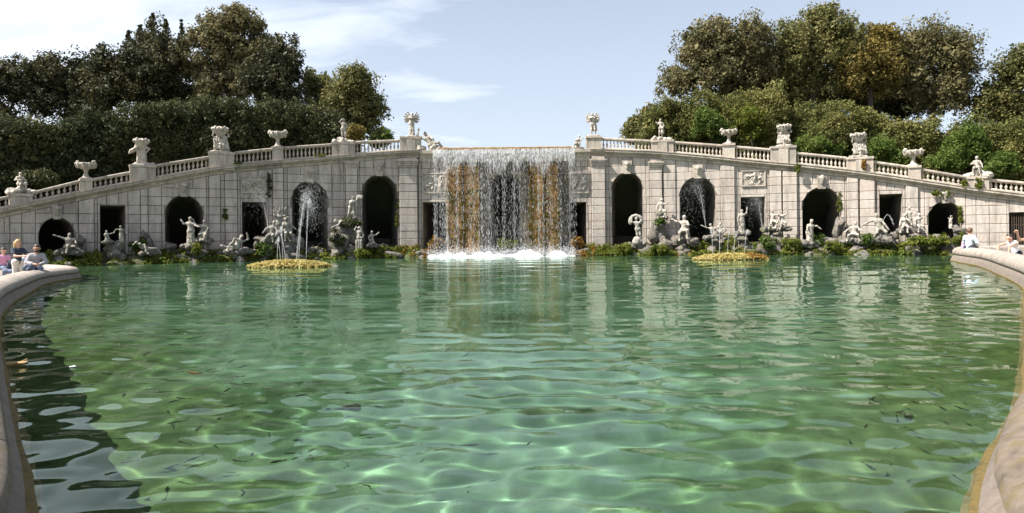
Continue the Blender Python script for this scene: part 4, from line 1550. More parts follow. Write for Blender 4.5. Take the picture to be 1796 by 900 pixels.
URN = [(0.24, 0.0), (0.24, 0.05), (0.17, 0.08), (0.13, 0.16), (0.10, 0.24), (0.085, 0.34), (0.10, 0.42), (0.13, 0.45), (0.10, 0.48), (0.22, 0.52), (0.36, 0.60), (0.42, 0.70), (0.43, 0.80), (0.40, 0.82), (0.34, 0.80), (0.30, 0.74)]


def urn(label, px, ybase, ytop, seed=0):
    zb = FZ(px, ybase)
    s = (FZ(px, ytop) - zb) / 0.92
    c = FP(px, zb, 0.02)
    t = thing('stone_urn', label, 'urn', c, 'stone urns along the balustrades')
    v, f = lathe([(r_ * s, z * s) for r_, z in URN], c.x, c.y, c.z, 16)
    add('bowl', v, f, 'marble', t, True)
    v, f = lathe([(0.34 * s, 0), (0.34 * s, 0.05 * s), (0.2 * s, 0.09 * s)], c.x, c.y, c.z - 0.004, 4)
    add('foot', v, f, 'trim', t)
    S = Sculpt(c, 0, s)
    for sg in (1, -1):
        S2 = Sculpt(c, 0, s)
        S2.cap((0.36 * sg, 0, 0.66), (0.50 * sg, 0, 0.80), 0.06, 0.05); S2.cap((0.50 * sg, 0, 0.80), (0.44 * sg, 0, 0.90), 0.05, 0.06); S2.ball((0.40 * sg, -0.03, 0.88), 0.07)
        sculpt_obj('handle', S2, 'marble', t, 0.03, 0.02, 0.012, 9)
    for k in range(10): S.cap((0.39 * math.cos(k * 0.63), 0.39 * math.sin(k * 0.63), 0.60), (0.43 * math.cos(k * 0.63), 0.43 * math.sin(k * 0.63), 0.78), 0.05, 0.06)
    sculpt_obj('gadroon', S, 'marble', t, 0.03, 0.025, 0.01, 9)


urn('carved stone urn lowest down the left balustrade', 152, 314, 283)
urn('carved stone urn between the basket bearers and the lone figure on the left', 489, 258.5, 229)
urn('carved stone urn nearest the waterfall on the right balustrade', 1280, 252.5, 226)
urn('carved stone urn lowest down the right balustrade', 1603, 291, 261)

statue('weathered seated figure on rocks at the far left end of the balustrade', 36, 340, 298, st_seated_rocks, 0.0, 0.3, hgt=1.75)
statue('cloaked pair lifting a carved basket, standing by the lowest left urn', 250, 291, 244, st_bearer_cloak, 0.0, hgt=2.05)
statue('crouching pair lifting a wide basket on the left balustrade', 388, 268, 222, st_bearers(False, 2), 0.0, hgt=1.9)
statue('lone standing figure with one hand raised to its head on the left balustrade', 604, 251, 209, st_stand_hip, 0.0, hgt=2.05)
statue('winged figure with crossed arms on the pedestal left of the waterfall', 724, 241.5, 195, st_winged, 0.0, 0.15, hgt=1.98)
statue('reclining figure raising an arm at the left end of the waterfall lip', 755, 262, 227, st_recline_up, 0.0, hgt=1.17)
statue('small crouching figure at the right end of the waterfall lip', 1014, 261, 238, lambda S: (human(S, (0, 0, 0.45), (0.3, -0.1, 1), armL=((0.35, -0.2, 0.75), (0.55, -0.2, 0.95)), armR=((-0.2, -0.3, 0.7), (-0.1, -0.4, 0.45)), legL=((0.2, -0.4, 0.5), (0.25, -0.3, 0.1)), legR=((-0.25, -0.4, 0.45), (-0.35, -0.2, 0.1)), cloak=True), {'rock_base': rocks_base(0.5, 0.25, 8, 6)})[1], 0.0, hgt=1.25)
statue('winged figure with spread wings on the pedestal right of the waterfall', 1042, 240, 196, st_winged_b, 0.0, -0.1, hgt=1.98)
statue('standing figure leaning over carved rocks on the right balustrade', 1161, 247, 209, st_stand_lean, 0.0, hgt=2.05)
statue('crouching pair under a flaring basket, first to the right of the waterfall', 1377, 257.5, 218, st_bearers(True, 5), 0.0, -0.2, hgt=1.9)
statue('crouching pair under a ragged basket with a stone lump beside them', 1507, 276.5, 233, st_bearers(False, 9), 0.0, 0.25, hgt=1.9)
statue('grey weathered seated figure on a pyramid of rocks, far right of the balustrade', 1714, 311, 270, st_seated_rocks, 0.0, -0.3, hgt=1.75)


# figures among the rocks along the water
def st_seated_twist(S):
    human(S, (0, 0, 0.42), (0.12, 0, 1), armL=((0.36, -0.1, 0.85), (0.42, -0.3, 0.65)), armR=((-0.42, -0.1, 1.02), (-0.62, -0.15, 1.10)),
          legL=((0.35, -0.3, 0.42), (0.75, -0.2, 0.10)), legR=((0.05, -0.4, 0.48), (-0.05, -0.35, 0.08)), cloak=True)
    return {'rock_base': rocks_base(0.7, 0.3, 10, 21)}


def st_torso_reach(S):
    human(S, (0, 0, 0.5), (-0.15, -0.1, 1), armL=((0.36, -0.1, 1.0), (0.62, -0.15, 1.1)), armR=((-0.3, -0.1, 0.85), (-0.2, -0.2, 0.6)),
          legL=((0.2, -0.2, 0.2), (0.25, 0, 0.0)), legR=((-0.15, -0.2, 0.2), (-0.2, 0, 0.0)))
    return {'rock_base': rocks_base(0.45, 0.25, 7, 22)}


def st_lean_stick(S):
    human(S, (0, 0, 0.75), (-0.12, -0.22, 1), armL=((0.34, -0.15, 0.9), (0.45, -0.2, 0.5)), armR=((-0.45, -0.15, 1.22), (-0.62, -0.2, 0.95)), robe=1)
    S.cap((0.46, -0.22, 0.9), (0.52, -0.15, 0.0), 0.035)


def st_tumbled(S):
    human(S, (0.1, 0, 0.30), (-0.8, -0.1, 0.55), (0.3, -0.6, 0.6), armL=((-0.2, -0.4, 0.2), (-0.1, -0.5, 0.05)), armR=((-0.7, 0, 0.9), (-0.9, -0.1, 0.75)),
          legL=((0.55, -0.2, 0.42), (0.85, -0.1, 0.10)), legR=((0.5, 0.1, 0.2), (0.95, 0.1, 0.05)))
    return {'rock_base': rocks_base(0.75, 0.28, 10, 23)}


def st_robed_arms(S):
    human(S, (0, 0, 1.0), (-0.05, 0, 1), armL=((0.30, -0.15, 1.30), (0.48, -0.25, 1.25)), armR=((-0.38, -0.05, 1.42), (-0.50, -0.05, 1.62)), robe=2)
    return {'rock_base': rocks_base(0.4, 0.16, 7, 24)}


def st_bust_arm(S):
    human(S, (0, 0, 0.62), (0.1, 0, 1), armL=((0.3, -0.1, 0.9), (0.2, -0.25, 0.65)), armR=((-0.40, -0.05, 1.15), (-0.55, -0.05, 1.45)), robe=1,
          legL=((0.2, -0.35, 0.5), (0.2, -0.3, 0.1)), legR=((-0.15, -0.3, 0.5), (-0.2, -0.2, 0.1)), cloak=True)
    return {'rock_base': rocks_base(0.6, 0.4, 10, 25)}


def st_recline_nude(S):
    human(S, (-0.1, 0, 0.3), (0.45, 0, 1), (0.9, 0.3, -0.4), armL=((0.55, -0.2, 0.8), (0.45, -0.3, 1.15)), armR=((-0.25, -0.15, 0.85), (-0.4, -0.2, 0.5)),
          legL=((-0.45, -0.2, 0.55), (-0.7, -0.25, 0.15)), legR=((-0.5, 0.05, 0.3), (-0.95, 0.1, 0.45)))
    return {'rock_base': rocks_base(0.75, 0.25, 10, 26)}


def st_group_tall(S):
    human(S, (-0.1, 0.1, 1.1), (0.0, 0, 1), armL=((0.2, -0.05, 1.6), (0.42, -0.05, 1.5)), armR=((-0.36, -0.05, 1.62), (-0.40, -0.05, 1.85)), robe=1)
    human(S, (0.35, -0.15, 0.65), (-0.15, -0.1, 1), armL=((0.6, -0.2, 1.0), (0.8, -0.25, 0.8)), armR=((0.1, -0.3, 1.0), (0.05, -0.35, 0.7)), legL=((0.55, -0.4, 0.5), (0.7, -0.3, 0.1)), legR=((0.25, -0.5, 0.5), (0.2, -0.4, 0.1)), cloak=True)
    human(S, (-0.55, -0.15, 0.45), (0.2, -0.1, 1), armL=((-0.3, -0.3, 0.8), (-0.2, -0.4, 0.6)), armR=((-0.85, -0.2, 0.8), (-1.0, -0.25, 0.6)), legL=((-0.5, -0.5, 0.4), (-0.5, -0.4, 0.05)), legR=((-0.8, -0.4, 0.35), (-1.0, -0.3, 0.05)))
    for k in range(4): S.cap((-0.15 + 0.1 * k, 0.05, 1.9), (-0.25 + 0.18 * k, 0.05, 2.1), 0.05)
    return {'rock_base': rocks_base(1.1, 0.5, 20, 27)}


def st_swimmer(S):
    human(S, (0.25, 0, 0.25), (-1, -0.1, 0.22), (0.1, -1, 0.2), armL=((-0.45, -0.35, 0.15), (-0.75, -0.35, 0.05)), armR=((-0.2, 0.3, 0.45), (-0.1, 0.3, 0.2)),
          legL=((0.65, -0.1, 0.2), (1.05, -0.05, 0.05)), legR=((0.65, 0.12, 0.25), (1.0, 0.15, 0.42)))


def st_bending_tall(S):
    human(S, (0, 0, 1.0), (0.22, -0.1, 1), armL=((0.45, -0.15, 1.55), (0.62, -0.15, 1.72)), armR=((-0.05, -0.25, 1.3), (0.0, -0.3, 1.0)), legL=((0.2, -0.1, 0.55), (0.26, 0.0, 0.1)), legR=((-0.18, -0.12, 0.55), (-0.26, 0.02, 0.1)), cloak=True)
    for k in range(6): S.cap((0.45 + 0.07 * k, -0.1, 1.70 + 0.06 * math.sin(k)), (0.52 + 0.07 * k, -0.1, 1.82 + 0.05 * math.cos(k * 2)), 0.07)
    return {'rock_base': rocks_base(0.5, 0.18, 8, 28)}


def st_herm(S):
    human(S, (0, 0, 1.05), (0, 0, 1), armL=((0.36, -0.05, 1.22), (0.2, -0.15, 1.0)), armR=((-0.32, -0.05, 1.65), (-0.22, -0.05, 1.85)), legL=((0.08, 0, 0.8), (0.06, 0, 0.5)), legR=((-0.08, 0, 0.8), (-0.06, 0, 0.5)))
    S.cap((0.12, -0.05, 1.75), (0.2, -0.02, 1.5), 0.07)
    out = []
    for x in (-0.17, 0, 0.17):
        for y in (-0.13, 0.13): out.append(((x, y, 0.0), (x, y, 0.78), 0.10))
    return {'pedestal': out}


def st_call(S):
    human(S, (0, 0, 0.5), (0, -0.05, 1), armL=((0.38, -0.1, 0.98), (0.62, -0.1, 1.2)), armR=((-0.32, -0.1, 0.75), (-0.25, -0.25, 0.5)), legL=((0.14, -0.1, 0.2), (0.14, 0, 0)), legR=((-0.14, -0.1, 0.2), (-0.14, 0, 0)))
    return {'rock_base': rocks_base(0.4, 0.3, 7, 29)}


def st_veil(S):
    human(S, (0, 0, 0.95), (-0.12, 0, 1), armL=((0.26, -0.05, 1.55), (0.16, -0.05, 1.78)), armR=((-0.42, -0.05, 1.45), (-0.42, -0.05, 1.7)), legL=((0.18, -0.1, 0.55), (0.25, 0, 0.12)), legR=((-0.05, -0.08, 0.55), (0.0, 0, 0.12)))
    for k in range(15):
        t = math.pi * (-0.12 + 1.24 * k / 14)
        a = (-0.12 + 0.44 * math.cos(t), 0.06, 1.52 + 0.42 * math.sin(t))
        S.cap(a, (a[0] * 0.96, 0.14, a[2] - 0.02), 0.10 + 0.02 * (k % 2))
    return {'plinth': [((-0.05, 0, 0.0), (-0.05, 0, 0.12), 0.3), ((-0.25, -0.05, 0.02), (0.2, -0.05, 0.02), 0.17)]}


def st_crag_seat(S):
    human(S, (0, 0, 0.62), (0.10, 0, 1), armL=((0.34, -0.1, 1.05), (0.50, -0.15, 1.2)), armR=((-0.30, -0.05, 0.9), (-0.35, -0.1, 0.6)), legL=((0.22, -0.35, 0.55), (0.26, -0.3, 0.1)), legR=((-0.2, -0.3, 0.55), (-0.28, -0.2, 0.1)), robe=1)
    return {'rock_base': rocks_base(0.42, 0.5, 10, 31)}


def st_seated_man(S):
    human(S, (0, 0, 0.72), (0.06, 0, 1), armL=((0.3, -0.15, 1.0), (0.15, -0.35, 1.0)), armR=((-0.36, -0.05, 1.22), (-0.62, -0.05, 1.35)), legL=((0.26, -0.38, 0.72), (0.26, -0.34, 0.28)), legR=((-0.14, -0.4, 0.6), (-0.18, -0.32, 0.18)), cloak=True)
    return {'rock_base': rocks_base(0.55, 0.6, 13, 32)}


def st_triton(S):
    human(S, (0.1, 0, 0.35), (-0.5, -0.1, 0.9), armL=((0.1, -0.3, 0.7), (-0.15, -0.4, 0.85)), armR=((-0.55, -0.1, 0.8), (-0.85, -0.15, 0.95)), legL=((0.45, -0.2, 0.5), (0.7, -0.1, 0.75)), legR=((0.5, 0, 0.3), (0.8, 0.05, 0.6)))
    S.cap((0.3, 0, 0.8), (0.45, 0, 1.1), 0.12, 0.09)
    return {'rock_base': rocks_base(0.7, 0.3, 11, 33)}


def st_raise_bronze(S):
    human(S, (0, 0, 0.98), (0, 0, 1), armL=((0.34, -0.05, 1.55), (0.38, -0.05, 1.95)), armR=((-0.32, -0.05, 1.2), (-0.36, -0.15, 0.95)), robe=1)
    return {'rock_base': rocks_base(0.4, 0.15, 7, 34)}


def st_embrace(S):
    human(S, (-0.25, 0, 0.75), (-0.05, 0, 1), armL=((0.1, -0.2, 1.2), (0.3, -0.25, 1.25)), armR=((-0.6, -0.1, 1.25), (-0.75, -0.1, 1.05)), legL=((0.0, -0.45, 0.6), (-0.1, -0.4, 0.2)), legR=((-0.45, -0.35, 0.5), (-0.6, -0.3, 0.15)), cloak=True)
    human(S, (0.45, 0, 0.7), (-0.1, 0, 1), armL=((0.75, -0.05, 1.25), (0.80, -0.05, 1.6)), armR=((0.2, -0.2, 1.0), (0.1, -0.3, 0.8)), legL=((0.65, -0.35, 0.55), (0.7, -0.2, 0.1)), legR=((0.35, -0.4, 0.5), (0.2, -0.35, 0.1)))
    S.cap((-0.75, -0.1, 0.25), (-0.1, -0.3, 0.15), 0.11, 0.09)
    return {'rock_base': rocks_base(0.95, 0.5, 18, 35)}


def st_bowed(S):
    human(S, (0, 0, 0.75), (0.1, -0.25, 1), armL=((0.35, -0.25, 1.15), (0.55, -0.3, 1.0)), armR=((-0.28, -0.3, 0.9), (-0.15, -0.4, 0.65)), robe=2, cloak=True)
    return {'rock_base': rocks_base(0.5, 0.2, 8, 36)}


def st_cherub_shell(S):
    human(S, (0, 0, 0.55), (0.1, 0, 1), armL=((0.36, -0.1, 0.8), (0.55, -0.2, 0.75)), armR=((-0.38, -0.1, 0.85), (-0.55, -0.2, 0.65)), legL=((0.25, -0.4, 0.5), (0.35, -0.35, 0.1)), legR=((-0.3, -0.4, 0.45), (-0.4, -0.3, 0.1)), cloak=True)
    return {'rock_base': rocks_base(0.75, 0.35, 12, 37)}


def st_reach_low(S):
    human(S, (0.05, 0, 0.75), (-0.2, 0, 1), armL=((0.3, -0.15, 0.95), (0.45, -0.2, 0.7)), armR=((-0.5, -0.15, 1.1), (-0.8, -0.2, 0.9)), legL=((0.35, -0.3, 0.55), (0.4, -0.1, 0.1)), legR=((-0.1, -0.35, 0.5), (-0.3, -0.2, 0.1)), cloak=True)
    return {'rock_base': rocks_base(0.95, 0.35, 14, 38)}


def st_dense(S):
    human(S, (-0.05, 0.1, 1.05), (0.0, 0, 1), armL=((0.3, -0.1, 1.4), (0.4, -0.15, 1.6)), armR=((-0.35, -0.1, 1.3), (-0.5, -0.15, 1.05)), robe=1)
    human(S, (0.45, -0.05, 0.6), (0.1, -0.1, 1), armL=((0.75, -0.1, 1.05), (0.95, -0.15, 1.15)), armR=((0.2, -0.25, 0.9), (0.15, -0.35, 0.6)), legL=((0.75, -0.3, 0.45), (0.95, -0.2, 0.1)), legR=((0.4, -0.45, 0.45), (0.35, -0.35, 0.05)))
    human(S, (-0.45, -0.1, 0.55), (-0.1, -0.1, 1), armL=((-0.2, -0.3, 0.85), (-0.1, -0.4, 0.6)), armR=((-0.75, -0.15, 0.85), (-0.85, -0.25, 0.55)), legL=((-0.35, -0.45, 0.4), (-0.4, -0.4, 0.05)), legR=((-0.7, -0.4, 0.4), (-0.85, -0.3, 0.05)), cloak=True)
    return {'rock_base': rocks_base(0.95, 0.45, 18, 39)}


def st_cave_torso(S):
    human(S, (0, 0, 0.75), (0, -0.05, 1), armL=((0.26, -0.05, 1.55), (0.02, -0.1, 1.62)), armR=((-0.3, -0.1, 1.35), (-0.2, -0.2, 1.55)), robe=1)


LOW = [
    ('pale figure twisting on a seat inside the first arch from the left', 114, 444, 407, st_seated_twist, 1.4, 1.25),
    ('half figure stretching one arm towards the leftmost square opening', 185, 426, 405, st_torso_reach, 1.4, 1.25),
    ('leaning old figure with a staff before the leftmost square opening', 211, 424, 396, st_lean_stick, 1.2, 1.52),
    ('nude tumbled on its back among rocks by the crag on the left', 257, 445, 419, st_tumbled, 1.5, 1.05),
    ('robed figure with outstretched arms on rocks before the second left arch', 334, 433, 381, st_robed_arms, 1.6, 1.78),
    ('crouching bust with one raised arm at the right foot of the second left arch', 356, 425, 383, st_bust_arm, 0.9, 1.5),
    ('reclining nude looking up beside the left island', 416, 442, 410, st_recline_nude, 1.8, 1.1),
    ('crowded tall group half hidden by spray behind the left island', 492, 424, 362, st_group_tall, 1.2, 2.1),
    ('nude lying outstretched on the fern-grown crag', 601, 400, 382, st_swimmer, 1.0, 0.62),
    ('tall bending nude with a garland on top of the fern-grown crag', 616, 387, 343, st_bending_tall, 0.9, 1.85),
    ('bearded figure on a square pillar standing in front of the crag', 628, 439, 397, st_herm, 1.9, 1.85),
    ('small figure calling with an arm flung up beside the pillar statue', 651, 431, 404, st_call, 1.5, 1.35),
    ('nude holding a billowing veil over its head before the first arch right of the fall', 1117, 424, 376, st_veil, 1.4, 1.95),
    ('slender figure seated on top of the stepped crag right of the fall', 1158, 384, 348, st_crag_seat, 0.7, 1.42),
    ('man seated on a rock with one arm stretched out, at the crag foot', 1197, 426, 378, st_seated_man, 1.4, 1.5),
    ('triton leaning back and blowing upwards before the second right arch', 1250, 418, 390, st_triton, 1.3, 1.15),
    ('brown stained figure raising one arm at the square opening on the right', 1299, 410, 362, st_raise_bronze, 0.9, 2.0),
    ('embracing group seated high on the undercut rock', 1358, 404, 367, st_embrace, 1.1, 1.62),
    ('bowed draped figure pointing aside before the wide arch', 1413, 428, 387, st_bowed, 1.4, 1.45),
    ('plump figure squatting on pale stone beside the wide arch', 1491, 424, 390, st_cherub_shell, 1.4, 1.3),
    ('figure reaching down over white rocks left of the last square opening', 1533, 424, 375, st_reach_low, 1.4, 1.5),
    ('dense group of three figures piled on rock by the rightmost arch', 1591, 408, 364, st_dense, 1.0, 1.8),
    ('white torso shading its eyes inside the rightmost arch', 1666, 399, 377, st_cave_torso, 0.2, 1.65),
]
for i, (lab, px, yb, yt, fn, d, hg) in enumerate(LOW):
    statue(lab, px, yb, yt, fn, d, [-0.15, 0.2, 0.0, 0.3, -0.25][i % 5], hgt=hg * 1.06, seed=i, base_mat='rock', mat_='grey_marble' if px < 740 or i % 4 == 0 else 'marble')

# ------------------------------------------------------------------ water in motion
def ribbons(P0, P1, w, gen):
    """Thin upright three-sided drops from P0 to P1."""
    n = len(P0)
    a = gen.random(n) * 6.28
    o = np.stack([np.cos(a), np.sin(a), np.zeros(n)], 1) * w[:, None]
    o2 = np.stack([np.cos(a + 2.1), np.sin(a + 2.1), np.zeros(n)], 1) * w[:, None]
    o3 = np.stack([np.cos(a + 4.2), np.sin(a + 4.2), np.zeros(n)], 1) * w[:, None]
    m_ = P0 * 0.35 + P1 * 0.65
    v = np.stack([P0, m_ + o, m_ + o2, m_ + o3, P1], 1).reshape(-1, 3)
    b = np.arange(n)[:, None] * 5
    f = np.concatenate([b + np.array([0, 1, 2]), b + np.array([0, 2, 3]), b + np.array([0, 3, 1]), b + np.array([4, 2, 1]), b + np.array([4, 3, 2]), b + np.array([4, 1, 3])])
    return v, f


def fall_pos(u, drop, v0):
    tt = np.sqrt(2 * np.maximum(drop, 0) / 9.81)
    P_ = np.array([np.array(FP(x, 0, 0)) for x in u])
    N_ = np.array(pnorm(890))
    d = 0.52 + v0 * tt
    p = P_ + N_[None, :] * d[:, None]
    p[:, 2] = LIPZ + 0.06 - drop
    return p


# moss and hanging weed on the wet piers, breaking their edges
gm = np.random.default_rng(66)
for nm_, lf_, n_, z0_, z1_ in (('hanging_weed', 'rust', 260, 1.0, 6.6), ('moss_cushion', 'lime', 170, 0.6, 5.2)):
    cc = []
    for _ in range(n_):
        u0, u1 = [(786, 812.5), (815.5, 842), (930, 953), (957, 980)][int(gm.integers(4))]
        e = gm.random()
        a = u0 + (u1 - u0) * (e if gm.random() < 0.5 else round(e))
        cc.append(np.array(FP(a + gm.normal() * 0.6, z0_ + (z1_ - z0_) * gm.random() ** 1.2, 0.50 + 0.04 * gm.random())))
    cc = np.array(cc)
    rr_ = np.stack([0.10 + 0.08 * gm.random(n_), np.full(n_, 0.06), 0.22 + 0.3 * gm.random(n_)], 1)
    v, f = leaf_cloud(cc, rr_, 26, 0.05, gm, -0.3)
    add(nm_, v, f, lf_, wc, kind='stuff')

wf = thing('waterfall', 'broad curtain of white water pouring over the level lip onto foam', 'waterfall', FP(885, 0, 1))
g_ = np.random.default_rng(8)
HF = LIPZ
# the unbroken sheet just under the lip, then threads, then drops
n = 4300
u = 762 + 246 * g_.random(n)
u = np.where(g_.random(n) < 0.5, np.round(u / 2.2) * 2.2 + g_.normal(0, 0.25, n), u)
d0 = g_.random(n) ** 1.7 * (1.0 + 0.9 * vnoise(np.stack([u * 0.09, u * 0, u * 0], 1), 1.0) + 0.5 * g_.random(n))
d0 = np.maximum(d0, 0)
ln = 0.12 + 0.45 * g_.random(n)
v0 = 0.5 + 0.35 * g_.random(n)
v, f = ribbons(fall_pos(u, d0, v0), fall_pos(u, d0 + ln, v0), 0.005 + 0.010 * g_.random(n), g_)
add('water_sheet', v, f, 'fall', wf, kind='stuff')
n = 12500
cl = 762 + 246 * g_.random(420)
wt = 0.11 + g_.random(420) ** 4 * 4 * (0.35 + 0.65 * (np.sin(cl * 0.16) * np.sin(cl * 0.047 + 1) > -0.25))
u = g_.choice(cl, n, p=wt / wt.sum()) + g_.normal(0, 1.1, n)
u = np.clip(u, 760, 1009)
d0 = 0.3 + (HF - 0.4) * g_.random(n) ** 1.15
ln = 0.06 + 0.30 * g_.random(n) ** 2 * (0.5 + d0 / HF)
v0 = 0.4 + 0.55 * g_.random(n)
v, f = ribbons(fall_pos(u, d0, v0), fall_pos(u, d0 + ln, v0), 0.003 + 0.006 * g_.random(n), g_)
add('water_thread', v, f, 'fall', wf, kind='stuff')
# foam: a churned low ridge, with drops thrown up from it
us = np.linspace(751, 1008, 170); ds = np.linspace(0.5, 3.3, 34)
v = []
for a in us:
    for b in ds:
        p = FP(a, 0, b)
        e = min(1, (a - 751) / 14, (1008 - a) / 14)
        env = max(0, e) * math.exp(-((b - 1.75) / 0.75) ** 2)
        h_ = 0.42 + 0.62 * float(fbm(np.array([p.x, p.y * 0.8, 0.0]), 1.6, 4))
        p.z = -0.06 + env * max(0.02, h_ * 0.60)
        v.append(p)
n = len(ds)
f = [(i * n + j, (i + 1) * n + j, (i + 1) * n + j + 1, i * n + j + 1) for i in range(len(us) - 1) for j in range(n - 1)]
add('foam', v, f, 'foam', wf, True, kind='stuff')
n = 6000
u = 752 + 254 * g_.random(n)
z = np.abs(g_.normal(0, 0.38, n)) + 0.05
p0 = np.array([np.array(FP(a, zz, dd)) for a, zz, dd in zip(u, z, g_.normal(1.75, 0.55, n))])
v, f = ribbons(p0, p0 + g_.normal(0, 0.03, (n, 3)) - np.array([0, 0, 0.05]), 0.012 + 0.02 * g_.random(n), g_)
add('spray', v, f, 'fall', wf, kind='stuff')


def jet(label, px, y0, peak_dx, ypk, Y, n=260, spread=0.05, fall=0.5, width=0.0034, vis=1.0, land=None):
    """A thin fountain: rises from (px, y0), tops out peak_dx pixels aside at ypk, breaks into drops."""
    b = W(px, y0, Y)
    H = W(px, ypk, Y).z - b.z
    dx = peak_dx / F * Y
    t = thing('water_jet', label, 'fountain jet', b)
    n = int(n * 1.7)
    s = np.sort(g_.random(n)) * (1 + fall)
    x = b.x + dx * s
    z = b.z + H * (1 - (1 - s) ** 2)
    p0 = np.stack([x, np.full(n, b.y), z], 1)
    sp = spread * (0.15 + s)[:, None] ** 1.5
    p0 += g_.normal(0, 1, (n, 3)) * sp
    slope = np.stack([np.full(n, dx), np.zeros(n), 2 * H * (1 - s)], 1)
    slope /= np.linalg.norm(slope, axis=1)[:, None] + 1e-6
    ln = (0.04 + 0.09 * g_.random(n))[:, None]
    v, f = ribbons(p0, p0 + slope * ln, width * (0.6 + 0.8 * g_.random(n)), g_)
    add('jet_drops', v, f, 'fall', t, kind='stuff')
    m_ = 9
    pts = [Vector((b.x + dx * q, b.y, b.z + H * (1 - (1 - q) ** 2))) for q in np.linspace(0, 0.62, m_)]
    v, f = tube(pts, [0.010 - 0.0008 * k for k in range(m_)], 6)
    add('jet_stem', v, f, 'fall', t, True)


# ------------------------------------------------------------------ the floating islands
def island(label, px, py, wpx, Y, leaf, seed, rust=False):
    c = W(px, py, Y); c.z = 0.02
    t = thing('floating_island', label, 'island', c)
    rx = wpx / F * Y; ry = 1.15
    gen = np.random.default_rng(seed)
    v, f = [], []
    v.append((c.x, c.y, 0.26))
    for k in range(1, 7):
        for j in range(36):
            a = 2 * math.pi * j / 36
            q = k / 6
            rr = q * (1 + 0.06 * math.sin(3 * a + seed) + 0.04 * math.sin(7 * a))
            v.append((c.x + rx * rr * math.cos(a), c.y + ry * rr * math.sin(a), 0.26 * (1 - q ** 2.5) - (0.12 if k == 6 else 0)))
    f = [(0, 1 + j, 1 + (j + 1) % 36) for j in range(36)]
    for k in range(5):
        for j in range(36): f.append((1 + k * 36 + j, 1 + (k + 1) * 36 + j, 1 + (k + 1) * 36 + (j + 1) % 36, 1 + k * 36 + (j + 1) % 36))
    add('mat', v, f, 'moss', t, True)
    n = 900
    a = gen.random(n) * 6.283; q = gen.random(n) ** 0.5
    cc = np.stack([c.x + rx * q * np.cos(a), c.y + ry * q * np.sin(a), 0.28 * (1 - q ** 2.5) + 0.02], 1)
    v, f = leaf_cloud(cc, np.full(n, 0.11), 12, 0.055, gen, 1.2)
    add('leaf_carpet', v, f, leaf, t, kind='stuff')
    if rust:
        s = cc[:, 0] > c.x + rx * 0.35
        v, f = leaf_cloud(cc[s] + np.array([0, 0, 0.05]), np.full(int(s.sum()), 0.13), 12, 0.06, gen, 0.8)
        add('rusty_patch', v, f, 'rust', t, kind='stuff')
    return t


YI = 33.0
island('round floating island covered in yellow leaves under the left jets', 508, 465, 72, YI, 'yellow', 4)
YI2 = 36.5
island('smaller floating island, yellow with a rusty red end, under the right jets', 1281, 453, 66, YI2, 'yellow', 9, True)
for k, (lab, px, y0, dx, ypk, n_, sp, fl) in enumerate([
    ('leftmost thin jet rising from the left island', 486, 456, 3, 418, 150, 0.02, 0.3),
    ('short jet leaning right in the left island cluster', 492, 456, -5, 422, 130, 0.02, 0.3),
    ('straight jet in the left island cluster', 496, 455, -2, 400, 200, 0.03, 0.2),
    ('jet slanting left out of the left island', 501, 455, -12, 405, 200, 0.03, 0.3),
    ('very tall spray fanning up before the third left arch', 520, 455, 26, 330, 800, 0.22, 0.75),
    ('tall leaning spray beside the third left arch', 524, 454, 14, 345, 500, 0.14, 0.7),
    ('single tall column of drops on the right of the left island', 537, 454, 7, 352, 420, 0.06, 0.5)]):
    jet(lab, px, y0, dx, ypk, YI, n_, sp, fl)
for k, (lab, px, y0, dx, ypk, n_, sp, fl) in enumerate([
    ('leftmost faint jet of the right island', 1250, 446, -2, 405, 120, 0.02, 0.2),
    ('second faint jet of the right island', 1262, 446, 1, 400, 130, 0.02, 0.2),
    ('faint jet in the middle of the right island', 1276, 446, 3, 408, 110, 0.02, 0.2),
    ('faint jet near the reddish end of the right island', 1287, 446, 4, 412, 110, 0.02, 0.2),
    ('last faint jet over the reddish end of the right island', 1306, 445, 5, 405, 130, 0.02, 0.2)]):
    jet(lab, px, y0, dx, ypk, YI2, n_, sp, fl, 0.004)
jet('tall cloud of drops blown up by the triton inside the second right arch', 1238, 400, -18, 322, planY(1238) - 1.0, 900, 0.28, 0.9, 0.004)
jet('fine spray crossing the square opening on the right', 1338, 408, -12, 348, planY(1330) - 0.6, 600, 0.22, 0.9, 0.004)
jet('thin arc of water curving inside the last square opening', 1546, 398, 11, 377, planY(1560) - 0.3, 160, 0.012, 0.9, 0.006)
jet('spray falling across the square opening beside the left relief', 470, 400, -16, 338, planY(450) - 0.8, 500, 0.25, 0.9, 0.004)


# ------------------------------------------------------------------ plants on the bank
def bank_plants(u0, u1, n, leaf, seed, label, size=0.085, zlo=0.0, hgt=0.3):
    gen = np.random.default_rng(seed)
    u = u0 + (u1 - u0) * gen.random(n)
    d = 0.5 + 1.45 * gen.random(n)
    keep = vnoise(np.stack([u * 0.045, d, u * 0], 1), 1.0) > -0.35
    u, d = u[keep], d[keep]
    c = np.array([np.array(FP(a, bank_z(b) + zlo + hgt * gen.random() * (0.3 + 0.7 * (b < 1.4)), b)) for a, b in zip(u, d)])
    v, q = leaf_cloud(c, 0.14 + 0.16 * gen.random(len(c)), 34, size, gen, 0.5)
    tag(add('bank_plants', v, q, leaf), label, 'water plants', kind='stuff')


